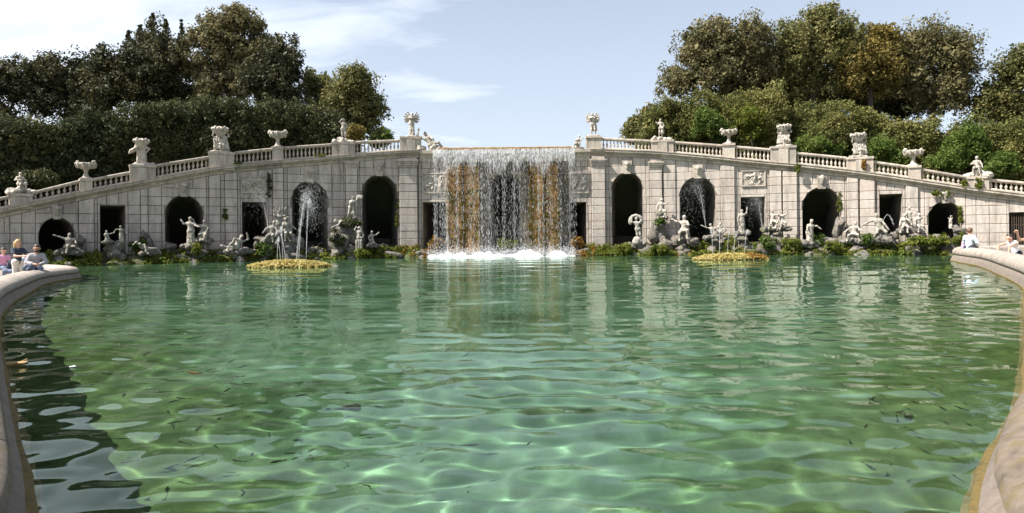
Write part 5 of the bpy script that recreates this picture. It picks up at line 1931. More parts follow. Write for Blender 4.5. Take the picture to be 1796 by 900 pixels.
bank_plants(60, 735, 820, 'lime', 1, 'low green plants along the shaded water edge')
bank_plants(1022, 1700, 820, 'lime', 2, 'low bright plants along the sunlit water edge')
bank_plants(705, 765, 50, 'rust', 3, 'rusty water plants left of the foam', 0.06, 0.05, 0.3)
bank_plants(1000, 1040, 36, 'rust', 4, 'rusty water plants right of the foam', 0.06, 0.05, 0.3)
bank_plants(380, 470, 110, 'rust', 5, 'orange moss fringe under the reclining nude', 0.06, -0.1, 0.15)
bank_plants(1180, 1230, 60, 'rust', 6, 'brown moss fringe under the seated man', 0.06, -0.1, 0.15)

for i, (lab, px, yb, d, rx, rz, leaf) in enumerate([
    ('bushy green clump behind the tumbled nude on the left', 242, 430, 0.9, 0.55, 0.45, 'bright'),
    ('green tuft growing before the robed figure on the left', 345, 437, 2.0, 0.28, 0.36, 'lime'),
    ('pale arching plant hanging over the rocks beside the left island', 460, 436, 1.9, 0.55, 0.45, 'bright'),
    ('fern clump on top of the crag below the bending nude', 612, 392, 1.2, 0.9, 0.3, 'hedge_dark'),
    ('dark ivy spilling down the front of the left crag', 590, 420, 1.7, 0.6, 0.6, 'hedge_dark'),
    ('leafy cushion at the foot of the pillar statue', 630, 444, 2.2, 0.5, 0.22, 'lime'),
    ('low bush at the corner of the last arch left of the fall', 668, 437, 1.4, 0.6, 0.3, 'lime'),
    ('golden bush growing out of the foam in front of the dark arch', 886, 427, 1.1, 0.8, 0.5, 'lime'),
    ('rusty bush at the left end of the foam', 764, 426, 1.0, 0.5, 0.5, 'rust'),
    ('rusty bush at the right end of the foam', 1010, 426, 1.0, 0.5, 0.45, 'rust'),
    ('bright cushion plant below the veil bearer', 1096, 434, 1.9, 0.45, 0.25, 'lime'),
    ('grass tuft on the crag below the slender seated figure', 1155, 390, 1.1, 0.35, 0.28, 'bright'),
    ('bright bush at the water edge before the stepped crag', 1152, 437, 2.0, 0.75, 0.30, 'lime'),
    ('tall loose plant left of the arm-raising brown figure', 1276, 424, 1.2, 0.6, 0.5, 'lime'),
    ('big bright bush under the embracing group', 1338, 425, 1.8, 0.65, 0.45, 'bright'),
    ('bright bush right of the undercut rock', 1385, 425, 1.8, 0.65, 0.42, 'lime'),
    ('dark green tuft at the left foot of the wide arch', 1429, 419, 1.2, 0.3, 0.4, 'bright'),
    ('yellow-green cushion before the sloping slabs', 1448, 431, 2.1, 0.5, 0.25, 'lime'),
    ('green tuft on pale stone beside the plump figure', 1511, 418, 1.7, 0.3, 0.3, 'bright'),
    ('low yellow-green hummock before the leaning slab', 1598, 424, 2.1, 1.0, 0.26, 'lime'),
    ('low yellow-green hummock before the rightmost arch', 1632, 421, 2.0, 0.7, 0.30, 'lime'),
    ('yellow-green plant by the curb end at the far right', 1675, 420, 1.8, 0.6, 0.26, 'lime')]):
    c = FP(px, FZ(px, yb), d)
    shrub(lab, c, (rx, 0.4, rz), leaf, 300 + i, int(26 * max(0.6, rx)), 55, 0.075, 'plant', 'bank_shrub', None, False, 0.24)

for i, (lab, px, y0, y1, w, d, leaf) in enumerate([
    ('plant hanging from the cornice by the first right basket bearers', 1398, 288, 303, 4, 0.5, 'lime'),
    ('moss and leaves on the pedestal of the far right seated figure', 1715, 314, 330, 4.5, 0.42, 'lime'),
    ('yellowed moss on the pedestal of the ragged basket pair', 1514, 282, 298, 2.5, 0.42, 'rust'),
    ('dark creeper hanging beside the left relief panel', 473, 303, 345, 4.5, 0.22, 'hedge_dark'),
    ('small fern sprouting between two piers on the left', 396, 368, 384, 3, 0.2, 'bright'),
    ('creeper down the right edge of the arch left of the fall', 696, 350, 395, 2.5, 0.1, 'lime'),
    ('leaves sprouting from the cornice over the rightmost arch', 1640, 336, 343, 7, 0.3, 'lime'),
    ('leaves sprouting over the crown of the rightmost arch', 1660, 337, 345, 4, 0.25, 'lime'),
    ('green growth lining the right side of the rightmost arch', 1683, 362, 390, 3, 0.0, 'lime'),
    ('weeds at the foot of the balustrade by the crouching pair on the left', 420, 287, 290, 8, 0.3, 'lime'),
    ('weeds on the cornice right of the left middle urn', 566, 274, 277, 8, 0.3, 'lime'),
    ('leaves hanging at the right side of the wide arch', 1472, 338, 372, 3, 0.0, 'lime'),
    ('moss streak below the lone standing figure on the balustrade', 1690, 318, 328, 4, 0.35, 'lime')]):
    gen = np.random.default_rng(500 + i)
    n = 16
    tt = gen.random(n)
    cc = np.array([np.array(FP(px + gen.normal() * w * 0.5, FZ(px, y0 + (y1 - y0) * t_), d + 0.06)) for t_ in tt])
    v, q = leaf_cloud(cc, np.full(n, 0.12), 34, 0.055, gen)
    o = thing('hanging_plant', lab if 'streak' not in lab else 'moss patch on the balustrade left of the far right pedestal', 'plant', FP(px, FZ(px, y0), d))
    add('foliage', v, q, leaf, o)
    v, f = tube([FP(px, FZ(px, y0), d), FP(px, FZ(px, (y0 + y1) / 2), d + 0.05), FP(px, FZ(px, y1), d + 0.03)], [0.02, 0.015, 0.006], 5)
    add('stem', v, f, 'bark', o)


# ------------------------------------------------------------------ hedges and trees on the slopes
def hedge(label, top, u0, u1, back, leaf, seed, depth=2.6, dens=24.0, size=0.095, per=44):
    gen = np.random.default_rng(seed)
    us = [p[0] for p in top]; ys = [p[1] for p in top]
    um = (u0 + u1) / 2
    t = thing('hedge', label, 'hedge', FP(um, zc(um), -back))
    cs = []
    area = 0
    for u in np.arange(u0, u1, 3.0):
        Y = planY(u) + back
        zt = W(u, float(np.interp(u, us, ys)), Y).z
        zb = zc(u) - 0.3
        if zt - zb < 0.3: continue
        w = 3.0 / F * Y
        n = gen.poisson(dens * w * (zt - zb) * 0.32)
        for _ in range(n):
            z = zb + (zt - zb) * gen.random()
            lump = 0.8 * float(vnoise(np.array([u * 0.03, z * 0.55, seed]), 1.0))
            cs.append(FP(u + gen.random() * 3, z + 0.25 * gen.normal() * (z > zt - 0.6), -back + lump - gen.random() ** 1.5 * 1.2))
        for _ in range(gen.poisson(dens * w * depth * 0.16)):
            lump = 0.55 * float(fbm(np.array([u * 0.035, seed, 3.0]), 1.0, 3))
            cs.append(FP(u + gen.random() * 3, zt + lump + 0.22 * gen.normal(), -back - depth * gen.random()))
    cs = np.array([np.array(c) for c in cs])
    v, q = leaf_cloud(cs, 0.30 + 0.35 * gen.random(len(cs)), per, size, gen)
    ins = []
    for u in np.arange(u0, u1, 3.0):
        Y = planY(u) + back
        zt, zb = W(u, float(np.interp(u, us, ys)), Y).z - 0.5, zc(u) - 0.3
        for _ in range(int(max(0, zt - zb) * 3.2)): ins.append(FP(u + 3 * gen.random(), zb + (zt - zb) * gen.random(), -back - 0.9 - gen.random() * 0.8))
    ins = np.array([np.array(c) for c in ins])
    v2, q2 = leaf_cloud(ins, np.full(len(ins), 0.5), 12, 0.30, gen)
    add('foliage', np.concatenate([v, v2]), np.concatenate([q, q2 + len(v)]), leaf, t)
    parts = []
    for u in np.arange(u0 + 6, u1, 22):
        Y = planY(u) + back
        zt = W(u, float(np.interp(u, us, ys)), Y).z
        b = FP(u, zc(u) - 0.4, -back - 1.2)
        parts.append(tube([b, b + V((0.1, 0, (zt - b.z) * 0.45)), b + V((gen.normal() * 0.4, 0, (zt - b.z) * 0.8))], [0.12, 0.09, 0.03], 6))
        for _ in range(3): parts.append(tube([b + V((0, 0, 0.8)), b + V((gen.normal() * 0.8, gen.normal() * 0.3, (zt - b.z) * 0.7))], [0.06, 0.02], 5))
    v, f = join(parts)
    add('branch', v, f, 'bark', t, kind='stuff')
    return t


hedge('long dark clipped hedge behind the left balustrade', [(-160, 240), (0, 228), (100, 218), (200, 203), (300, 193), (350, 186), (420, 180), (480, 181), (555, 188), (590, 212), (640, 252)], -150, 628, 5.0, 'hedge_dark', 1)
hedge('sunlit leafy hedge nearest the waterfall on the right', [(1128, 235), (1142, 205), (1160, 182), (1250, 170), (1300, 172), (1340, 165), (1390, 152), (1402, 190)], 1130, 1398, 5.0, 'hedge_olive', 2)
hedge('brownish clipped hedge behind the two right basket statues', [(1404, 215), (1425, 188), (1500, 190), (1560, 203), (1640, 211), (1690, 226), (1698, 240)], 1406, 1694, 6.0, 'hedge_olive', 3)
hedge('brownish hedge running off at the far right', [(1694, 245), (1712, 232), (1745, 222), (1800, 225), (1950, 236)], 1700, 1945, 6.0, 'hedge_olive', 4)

for i, (lab, blobs, back, leaf) in enumerate([
    ('bright green patch of leaves in the hedge behind the first right urn', [(1240, 215, 26, 22), (1262, 232, 20, 14)], 4.2, 'bright'),
    ('light green bush between the first right urn and the basket pair', [(1312, 205, 20, 18), (1325, 225, 22, 16)], 4.2, 'lime'),
    ('low bright bush right of the first basket pair', [(1418, 254, 26, 12), (1450, 262, 22, 10)], 3.6, 'bright'),
    ('olive bush left of the ragged basket pair', [(1462, 228, 22, 30), (1440, 238, 16, 16)], 4.4, 'hedge_olive'),
    ('bright round bush right of the ragged basket pair', [(1546, 262, 20, 22), (1566, 280, 22, 12)], 3.6, 'bright'),
    ('tall bright green bush left of the far right seated figure', [(1690, 265, 36, 28), (1702, 240, 18, 18), (1660, 285, 26, 14)], 3.8, 'bright'),
    ('round bright bush right of the far right seated figure', [(1757, 288, 26, 20), (1740, 300, 18, 10)], 3.4, 'bright'),
    ('dark green bush behind the far left seated figure', [(62, 312, 28, 10), (20, 318, 24, 12)], 3.4, 'hedge_dark'),
    ('golden bush beside the lone standing figure on the left', [(625, 232, 13, 10), (618, 238, 10, 8)], 4.0, 'oak_yellow')]):
    gen = np.random.default_rng(700 + i)
    px = sum(b[0] for b in blobs) / len(blobs)
    Y = planY(px) + back
    c0 = W(px, max(b[1] + b[3] for b in blobs), Y)
    t = thing('bush', lab, 'bush', c0)
    cs = np.concatenate([blob_clumps(W(a, b, Y), (rx / F * Y, 0.8, ry / F * Y), int(10 + rx * ry / 10), gen, 0.5) for a, b, rx, ry in blobs])
    v, q = leaf_cloud(cs, 0.28 + 0.25 * gen.random(len(cs)), 80, 0.085, gen, 0.2)
    add('foliage', v, q, leaf, t)
    parts = [tube([c0 - V((0, 0, 0.8)), W(a, b, Y)], [0.06, 0.02], 6) for a, b, rx, ry in blobs]
    v, f = join(parts)
    add('stem', v, f, 'bark', t)

TG = 'holm oaks on the slopes'
TREES = [
    ('wide dark tree at the left edge with bright sky gaps', 62, (20, 245), [(-20, 155, 45, 45), (25, 140, 42, 36), (60, 165, 38, 40), (10, 205, 48, 28), (-60, 190, 50, 60)], 'oak_shade', dict(dens=0.7, inner=0.12, solid=0.4)),
    ('dark tree with a rounded double top, second from the left edge', 64, (110, 240), [(95, 130, 38, 34), (140, 125, 36, 34), (115, 170, 45, 38), (150, 195, 40, 30)], 'oak_shade', dict(dens=0.7, inner=0.2)),
    ('dark tree left of the tall pyramid-shaped one', 63, (190, 235), [(185, 115, 36, 36), (210, 145, 40, 45), (175, 175, 40, 35)], 'oak_shade', dict(dens=0.75)),
    ('tall dark pyramid of foliage with spiky tips', 66, (275, 225), [(268, 95, 38, 48), (250, 130, 48, 50), (300, 120, 40, 48), (275, 165, 62, 42)], 'oak_shade', dict(dens=0.9, inner=0.35, spires=[(268, 95, 26, 20), (290, 95, 36, 18), (318, 110, 36, 12), (226, 105, 56, 16), (246, 90, 46, 15)])),
    ('dark filler tree under the open brown one', 68, (345, 220), [(335, 165, 44, 34), (355, 190, 50, 26)], 'oak_shade', dict(dens=0.8)),
    ('tall open tree with brownish leaves and visible forking limbs', 65, (402, 200), [(395, 62, 48, 34), (355, 80, 36, 38), (440, 75, 38, 40), (428, 38, 34, 22), (372, 42, 34, 22), (410, 108, 52, 32), (455, 120, 30, 36), (345, 115, 24, 28), (388, 142, 34, 22), (424, 150, 30, 26), (372, 165, 26, 18)], 'oak_brown', dict(dens=0.55, inner=0.06, solid=0.25, trunk=0.34, limbs=22, per=80)),
    ('dark tree with a square crown right of the open brown one', 63, (490, 215), [(490, 100, 36, 34), (505, 135, 32, 40), (470, 150, 40, 40), (500, 175, 40, 26)], 'oak_shade', dict(dens=0.85)),
    ('low brown tree peeping between the square and round crowns', 69, (560, 220), [(560, 155, 34, 30), (575, 180, 40, 28)], 'oak_olive', dict(dens=0.8)),
    ('round clipped evergreen standing alone nearest the waterfall on the left', 56, (627, 262), [(625, 172, 46, 44), (634, 200, 42, 46), (602, 195, 34, 48), (628, 150, 30, 24)], 'oak_olive', dict(dens=1.1, inner=0.5, size=0.12)),
    ('small distant green tree right of the round evergreen', 75, (672, 262), [(672, 240, 14, 12), (662, 246, 12, 9)], 'bright', dict(dens=1.0, size=0.16, clump=0.5, trunk=0.15)),
    ('small rounded olive tree at the waterfall end of the right slope', 58, (1130, 262), [(1126, 222, 26, 24), (1148, 208, 22, 24), (1112, 232, 14, 16)], 'oak_olive', dict(dens=1.0, size=0.12, trunk=0.2, inner=0.5)),
    ('grey-brown wide tree first on the right skyline', 63, (1270, 200), [(1262, 75, 48, 44), (1308, 85, 40, 48), (1222, 85, 32, 42), (1196, 140, 36, 30), (1250, 132, 50, 38), (1305, 142, 46, 36), (1335, 120, 30, 40)], 'oak_brown', dict(dens=0.8, inner=0.25, trunk=0.3)),
    ('tallest olive-brown tree on the right with a ragged top', 64, (1425, 210), [(1420, 72, 48, 46), (1440, 32, 28, 22), (1380, 88, 36, 46), (1405, 130, 54, 44), (1462, 92, 38, 52), (1370, 130, 34, 40)], 'oak_olive', dict(dens=0.8, inner=0.25, trunk=0.3)),
    ('yellowing tree in the middle of the right skyline', 62, (1525, 205), [(1520, 95, 42, 42), (1547, 62, 26, 22), (1500, 125, 38, 40), (1548, 125, 40, 42), (1488, 78, 26, 28)], 'oak_yellow', dict(dens=0.75, inner=0.2)),
    ('broad brown tree at the right end of the main group', 63, (1635, 215), [(1615, 80, 40, 36), (1645, 100, 40, 48), (1675, 125, 30, 38), (1595, 130, 42, 42), (1650, 165, 46, 36), (1585, 95, 30, 36)], 'oak_brown', dict(dens=0.75, inner=0.2)),
    ('dark shadowy tree behind the tallest right one', 69, (1370, 200), [(1360, 150, 38, 34), (1395, 165, 40, 30), (1340, 165, 36, 26)], 'oak_shade', dict(dens=0.8)),
    ('broad olive tree filling the gap behind the tallest and the grey-brown ones', 70, (1350, 205), [(1345, 130, 40, 44), (1310, 165, 44, 30), (1390, 170, 44, 30), (1450, 165, 44, 30)], 'oak_olive', dict(dens=0.8)),
    ('broad brown tree filling the gap behind the yellowing one', 70, (1580, 210), [(1575, 120, 34, 44), (1540, 165, 46, 30), (1610, 170, 46, 30), (1490, 150, 30, 36)], 'oak_brown', dict(dens=0.8)),
    ('dark understorey tree below the yellowing one', 68, (1530, 215), [(1500, 165, 50, 28), (1560, 170, 50, 26), (1600, 185, 36, 20)], 'oak_shade', dict(dens=0.8)),
    ('olive tree at the right edge of the picture', 60, (1775, 250), [(1768, 125, 34, 36), (1800, 130, 40, 45), (1750, 175, 36, 40), (1795, 190, 45, 40), (1850, 160, 50, 60)], 'oak_olive', dict(dens=0.85, inner=0.3)),
    ('dark tree in shade low at the right edge', 66, (1790, 255), [(1770, 215, 40, 22), (1820, 215, 50, 30)], 'oak_shade', dict(dens=0.8)),
]
for i, (lab, Y, base, blobs, leaf, kw) in enumerate(TREES):
    tree(lab, Y, base, blobs, leaf, 40 + i, group=TG, name='oak_tree', **kw)


# ------------------------------------------------------------------ people
def hand(S, wrist, dirv, side):
    w = V(wrist); d = V(dirv).normalized(); s = V(side).normalized()
    S.cap(w, w + d * 0.07, 0.028, 0.036)
    for k, ln in enumerate((0.065, 0.078, 0.072, 0.055)):
        b = w + d * 0.085 + s * (0.028 - 0.019 * k)
        m_ = b + d * ln * 0.55
        S.cap(b, m_, 0.0105, 0.0095)
        S.cap(m_, m_ + d * ln * 0.4 + d.cross(s) * 0.022, 0.0095, 0.008)
    S.cap(w + d * 0.03 + s * 0.03, w + d * 0.075 + s * 0.068, 0.013, 0.010)


def person(label, loc, yaw, s, pose, shirt, lower, hair, skin='skin', sleeves='long', longhair=False, beard=False, shoes='dark_hair'):
    t = thing('person', label, 'person', loc)
    S = Sculpt(loc, yaw, s)
    hd, fr = human(S, bulk=0.92, **pose)
    P_ = list(S.p)
    body = [p for i, p in enumerate(P_) if i not in (11, 14)]
    S.p = []
    for k in (10, 13):
        a, b = V(P_[k][0]), V(P_[k][1])
        d = (b - a).normalized()
        o_ = Sculpt()
        hand(o_, b, d, d.cross(V((0, 0, 1))) if abs(d.z) < 0.9 else V((1, 0, 0)))
        body += o_.p
    # ears, chin and brow
    E_ = Sculpt(loc, yaw, s)
    side = fr.cross(V((0, 0, 1))).normalized()
    for sg in (1, -1): E_.cap(hd + side * 0.093 * sg + V((0, 0, 0.01)), hd + side * 0.095 * sg - V((0, 0, 0.03)), 0.018)
    E_.ball(hd + fr * 0.06 - V((0, 0, 0.09)), 0.035)
    for sg in (1, -1): E_.ball(hd + fr * 0.082 + side * 0.034 * sg + V((0, 0, 0.012)), 0.014)
    body += E_.p
    v, q = surface(body, 0.017, 0.010)
    add('body', v, q, skin, t, True)

    def cover(name, idx, grow, m_, h=0.018, trim=None):
        pr = [(P_[i][0], P_[i][1], P_[i][2] + grow, P_[i][3] + grow) for i in idx]
        if trim:
            for i, f_ in trim: pr.append((P_[i][0], P_[i][0] + (P_[i][1] - P_[i][0]) * f_, P_[i][2] + grow, P_[i][2] + grow))
        v, q = surface(pr, h, 0.012, 0.006, 9)
        return add(name, v, q, m_, t, True)
    sl = {'long': [(9, 1.0), (12, 1.0), (10, 0.8), (13, 0.8)], 'short': [(9, 0.6), (12, 0.6)], 'none': []}[sleeves]
    cover('shirt', [1, 2, 3, 4], 0.020, shirt, trim=sl)
    cover('trousers', [0, 15, 18], 0.022, lower, trim=[(16, 0.92), (19, 0.92)])
    cover('shoes', [17, 20], 0.014, shoes)
    H_ = Sculpt(loc, yaw, s)
    H_.cap(hd + V((0, 0, 0.058)) - fr * 0.012, hd - fr * 0.06 + V((0, 0, 0.0)), 0.100, 0.098)
    if longhair:
        for sg in (-0.7, 0, 0.7): H_.cap(hd - fr * 0.06 + side * 0.07 * sg, hd - fr * 0.10 + side * 0.10 * sg - V((0, 0, 0.36)), 0.075, 0.045)
    v, q = surface(H_.p, 0.016, 0.012, 0.008, 14)
    add('hair', v, q, hair, t, True)
    if beard:
        B_ = Sculpt(loc, yaw, s)
        B_.cap(hd + fr * 0.055 - V((0, 0, 0.085)) + side * 0.04, hd + fr * 0.055 - V((0, 0, 0.085)) - side * 0.04, 0.042)
        v, q = surface(B_.p, 0.014, 0.01)
        add('beard', v, q, hair, t, True)
    return t


PV = -0.15     # paving level
SEAT = [0]


def seat_pt(px, off):
    """The point of the curb top seen on bearing px (nearest curb branch), off metres behind the water edge."""
    b = [(abs(898 + F * (CP[i][0] + CN[i][0] * off) / max(1, CP[i][1] + CN[i][1] * off) - px), i) for i in range(len(CP)) if 10 < CP[i][1] < (25.2 if px < 898 else 31.0)]
    i = min(b)[1]
    return Vector((CP[i][0] + CN[i][0] * off, CP[i][1] + CN[i][1] * off, 0)), i


p, i = seat_pt(62, 0.55)
p.z = ctop(i) - 0.46
person('seated bearded man in a grey shirt looking down at his hands', p, R(38), 1.0,
       dict(pelvis=(0, 0, 0.52), spine=(0.05, -0.16, 1), armL=((0.30, -0.16, 0.72), (0.12, -0.36, 0.66)), armR=((-0.26, -0.18, 0.72), (-0.06, -0.38, 0.68)), legL=((0.14, -0.42, 0.52), (0.16, -0.46, 0.09)), legR=((-0.10, -0.43, 0.50), (-0.12, -0.40, 0.09)), head=(0, -0.05, -0.02)),
       'grey_shirt', 'denim', 'dark_hair', 'skin_tan', 'long', beard=True)
q_ = W(31, 470, 22.6)
person('standing blonde woman in a navy top and cream trousers reaching out her arms', (q_.x, q_.y, PV), R(70), 0.95,
       dict(spine=(0.0, -0.04, 1), armL=((0.22, -0.28, 1.20), (0.10, -0.55, 1.22)), armR=((-0.24, -0.26, 1.18), (-0.10, -0.52, 1.18))), 'navy', 'cream', 'blond', 'skin', 'short', True)
q_ = W(13, 462, 24.6)
person('dark-haired person in a dark shirt leaning over behind the blonde woman', (q_.x, q_.y, PV), R(95), 0.92,
       dict(pelvis=(0, 0, 0.52), spine=(0, -0.5, 0.9), armL=((0.25, -0.55, 0.75), (0.15, -0.75, 0.62)), armR=((-0.25, -0.5, 0.75), (-0.12, -0.75, 0.62)), legL=((0.14, -0.42, 0.52), (0.16, -0.46, 0.09)), legR=((-0.10, -0.43, 0.50), (-0.12, -0.40, 0.09))), 'navy', 'denim', 'brown_hair', 'skin', 'short')
q_ = W(5, 455, 26.3)
person('person in a pink top at the far left edge', (q_.x, q_.y, PV), R(60), 0.95,
       dict(pelvis=(0, 0, 0.6), spine=(0, -0.1, 1), legL=((0.14, -0.42, 0.58), (0.16, -0.46, 0.09)), legR=((-0.10, -0.43, 0.56), (-0.12, -0.40, 0.09))), 'pink', 'denim', 'dark_hair', 'skin', 'short')
q_ = W(42, 452, 25.0)
person('fair-haired child seen between the blonde woman and the bearded man', (q_.x, q_.y, PV), R(10), 0.72, dict(), 'light_blue', 'denim', 'blond', 'skin', 'short')
p, i = seat_pt(1699, 0.45)
p.z = ctop(i) - 0.16 - 0.42
person('seated man in a pale blue shirt and dark trousers with his back to the pool', p, R(118), 1.10,
       dict(pelvis=(0, 0, 0.52), spine=(0.0, -0.10, 1), armL=((0.26, -0.18, 0.74), (0.12, -0.40, 0.66)), armR=((-0.26, -0.14, 0.74), (-0.08, -0.38, 0.66)), legL=((0.12, -0.43, 0.52), (0.14, -0.50, 0.09)), legR=((-0.10, -0.43, 0.50), (-0.12, -0.48, 0.09)), head=(0, -0.05, 0)),
       'light_blue', 'navy', 'brown_hair', 'skin_tan', 'long')
p, i = seat_pt(1688, 0.35)
p.z = ctop(i) - 0.16 - 0.42
person('small brown-haired person in pink huddled against the man in pale blue', p, R(60), 0.86,
       dict(pelvis=(0, 0, 0.54), spine=(0.1, -0.2, 1), armL=((0.22, -0.25, 0.72), (0.05, -0.40, 0.70)), armR=((-0.22, -0.22, 0.72), (-0.02, -0.42, 0.70)), legL=((0.12, -0.42, 0.54), (0.14, -0.46, 0.12)), legR=((-0.10, -0.42, 0.52), (-0.12, -0.42, 0.12))), 'pink', 'denim', 'brown_hair', 'skin_tan', 'none', True)
p, i = seat_pt(1779, 0.95)
p.z = PV + 0.05
person('dark-haired man in a white vest bending with both hands on the curb', p, R(-75), 1.0,
       dict(pelvis=(0, 0.12, 0.72), spine=(0, -0.42, 0.9), armL=((0.22, -0.52, 1.02), (0.20, -0.56, 0.98 - 0.2)), armR=((-0.22, -0.52, 1.02), (-0.20, -0.58, 0.98 - 0.2)), legL=((0.16, -0.22, 0.48), (0.16, 0.15, 0.09)), legR=((-0.14, -0.22, 0.46), (-0.14, 0.15, 0.09)), head=(0, -0.06, -0.05)),
       'white_cloth', 'navy', 'dark_hair', 'skin', 'none')
q_ = W(1800, 430, 19.5)
person('person at the right edge with one bare arm stretched towards the grille', (q_.x + 0.25, q_.y, PV), R(-60), 0.98,
       dict(spine=(0, 0, 1), armR=((-0.25, -0.38, 1.40), (-0.22, -0.62, 1.62)), armL=((0.3, 0, 1.15), (0.3, -0.05, 0.9))), 'cream', 'denim', 'dark_hair', 'skin', 'none')
# bags on the curb between the blonde woman and the bearded man
p, i = seat_pt(48, 0.5)
t = thing('backpack', 'blue-grey backpack lying on the curb beside the bearded man', 'bag', (p.x, p.y, ctop(i)))
S = Sculpt((p.x, p.y, ctop(i)), 0.4, 0.62)
S.cap((-0.12, 0, 0.14), (0.12, 0, 0.14), 0.15, 0.13); S.cap((-0.05, 0, 0.24), (0.08, 0.02, 0.26), 0.12, 0.1)
sculpt_obj('bag_body', S, 'bag', t, 0.025, 0.03, 0.015, 8)
S = Sculpt((p.x, p.y, ctop(i)), 0.4, 0.62)
S.cap((0.0, -0.14, 0.08), (0.05, -0.14, 0.14), 0.07)
sculpt_obj('bag_pocket', S, 'denim', t, 0.022, 0.02, 0.01, 8)

# ------------------------------------------------------------------ fish
def fish_mesh(name, L_, fat, m_):
    n, k = 12, 8
    v, f = [], []
    for i in range(n + 1):
        s = i / n
        h_ = fat * L_ * (math.sin(math.pi * min(1, s * 1.02) ** 0.75) ** 0.8 + 0.06) * (1 - 0.25 * s)
        for j in range(k):
            a = 2 * math.pi * j / k
            v.append((L_ * (s - 0.5) * 0.86, h_ * 0.55 * math.cos(a) + 0.03 * L_ * math.sin(2.2 * s), h_ * math.sin(a)))
    for i in range(n):
        for j in range(k): f.append((i * k + j, i * k + (j + 1) % k, (i + 1) * k + (j + 1) % k, (i + 1) * k + j))
    f.append(tuple(range(k - 1, -1, -1)))
    f.append(tuple(range(n * k, n * k + k)))
    b = len(v)
    y = 0.03 * L_ * math.sin(2.2)
    x = L_ * 0.41
    # tail: two lobes, wedge-shaped
    v += [(x, y - 0.008 * L_, 0.02 * L_), (x, y + 0.008 * L_, 0.02 * L_), (x, y, -0.03 * L_), (L_ * 0.60, y + 0.07 * L_, 0.11 * L_), (L_ * 0.53, y + 0.03 * L_, 0.0), (L_ * 0.60, y + 0.05 * L_, -0.12 * L_)]
    f += [(b, b + 3, b + 4), (b + 1, b + 4, b + 3), (b, b + 1, b + 3), (b, b + 4, b + 2), (b + 1, b + 2, b + 4), (b + 2, b + 4, b + 5), (b + 4, b + 2, b + 5)]
    # fins
    for sy in (1, -1):
        c = len(v)
        v += [(-0.18 * L_, sy * fat * L_ * 0.45, -0.02 * L_), (-0.08 * L_, sy * fat * L_ * 0.45, -0.03 * L_), (-0.06 * L_, sy * (fat * L_ * 0.45 + 0.10 * L_), -0.05 * L_)]
        f += [(c, c + 1, c + 2), (c, c + 2, c + 1)]
    me = bpy.data.meshes.new(name)
    me.from_pydata(v, [], f)
    me.shade_smooth()
    me.materials.append(M[m_])
    return me


FM = fish_mesh('fish', 1.0, 0.125, 'fish')
FC = fish_mesh('carp', 1.0, 0.19, 'carp')


def fish(px, py, ln_px, ang, label, group=None, me=None, z=-0.25, name='fish'):
    x, y = ray(px, py)
    Y = (EYE - z * 0.85) / -y
    o = bpy.data.objects.new(name, me or FM)
    COL.objects.link(o)
    o.location = (x * Y, Y, z)
    s = ln_px / F * Y
    o.scale = (s, s, s)
    o.rotation_euler = (0, 0, ang)
    o.cycles.is_caustics_receiver = True
    return tag(o, label, 'fish', group)


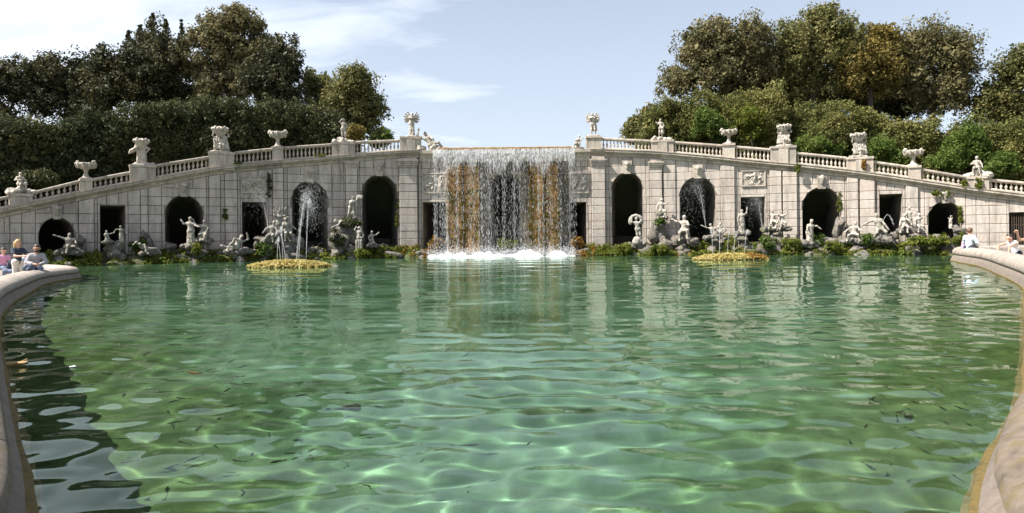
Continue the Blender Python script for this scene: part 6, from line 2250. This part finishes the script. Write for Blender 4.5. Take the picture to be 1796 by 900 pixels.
fish(340, 664, 50, R(155), 'big brown carp near the surface on the left', None, FC, -0.12, 'carp')
fish(776, 815, 30, R(20), 'single dark fish in the middle foreground', None, None, -0.2)
fish(610, 770, 60, R(170), 'large dim fish deep under the left middle water', None, None, -0.55)
fish(820, 842, 60, R(185), 'large dim fish deep in the middle foreground', None, None, -0.6)
fish(1660, 766, 36, R(75), 'largest dark fish near the right curb', None, None, -0.2)
fish(1270, 710, 46, R(120), 'dark fish deep below the right middle water', None, None, -0.55)
gen = np.random.default_rng(31)
for _ in range(58):
    px = 130 + 430 * gen.random() ** 1.1; py = 600 + 260 * gen.random()
    if px > 420 and py < 680: continue
    fish(px, py, 20 + 18 * gen.random(), gen.normal(0.35, 0.9), 'small dark fish of the shoal under the left foreground water', 'shoal on the left', None, -0.10 - 0.14 * gen.random())
for _ in range(18):
    px = 1490 + 180 * gen.random(); py = 650 + 220 * gen.random()
    fish(px, py, 24 + 18 * gen.random(), gen.normal(1.1, 0.35), 'slim dark fish of the shoal near the right curb', 'shoal on the right', None, -0.10 - 0.14 * gen.random())
for _ in range(9):
    px = 560 + 420 * gen.random(); py = 640 + 220 * gen.random()
    fish(px, py, 18 + 12 * gen.random(), gen.normal(0.3, 1.2), 'lone small dark fish in the pale middle water', 'scattered fish in the middle', None, -0.2 - 0.3 * gen.random())

# flotsam
x, y = ray(30, 637)
Y = (EYE - 0.02) / -y
t = thing('driftwood', 'short brown branch floating by the left curb', 'driftwood', (x * Y, Y, 0.0))
S = Sculpt((x * Y, Y, 0.0), 0.1)
S.cap((-0.10, 0, 0.0), (0.10, 0.01, 0.02), 0.035, 0.022)
sculpt_obj('stick', S, 'wood', t, 0.012, 0.01, 0.006, 20)
S = Sculpt((x * Y, Y, 0.0), 0.1)
S.cap((0.02, 0, 0.02), (0.08, 0.05, 0.06), 0.014, 0.008)
sculpt_obj('twig', S, 'wood', t, 0.008, 0.006)
x, y = ray(128, 644)
Y = EYE / -y
S = Sculpt((x * Y, Y, 0.0), 0.3)
S.cap((-0.03, 0, 0.005), (0.03, 0, 0.008), 0.009, 0.006); S.cap((0, 0, 0.006), (0.01, 0.02, 0.015), 0.006, 0.005)
v, q = surface(S.p, 0.004, 0.004)
tag(add('feather', v, q, 'white_cloth', None, True), 'pale feather floating on the dark water on the left', 'feather')

# stones past the 300 largest of each wall are joined into one piece
for wall in (wl, wrr):
    st = sorted((o for o in wall.children if o.name.split('.')[0] == 'stone'), key=lambda o: -o.dimensions.x * o.dimensions.z)
    v, f = [], []
    for o in st[299:]:
        k = len(v)
        v += [tuple(p.co) for p in o.data.vertices]
        f += [tuple(i + k for i in p.vertices) for p in o.data.polygons]
        bpy.data.objects.remove(o)
    me = bpy.data.meshes.new('stone'); me.from_pydata(v, [], f); me.materials.append(M['stone'])
    o = bpy.data.objects.new('stone', me); COL.objects.link(o); o.parent = wall; o['kind'] = 'stuff'
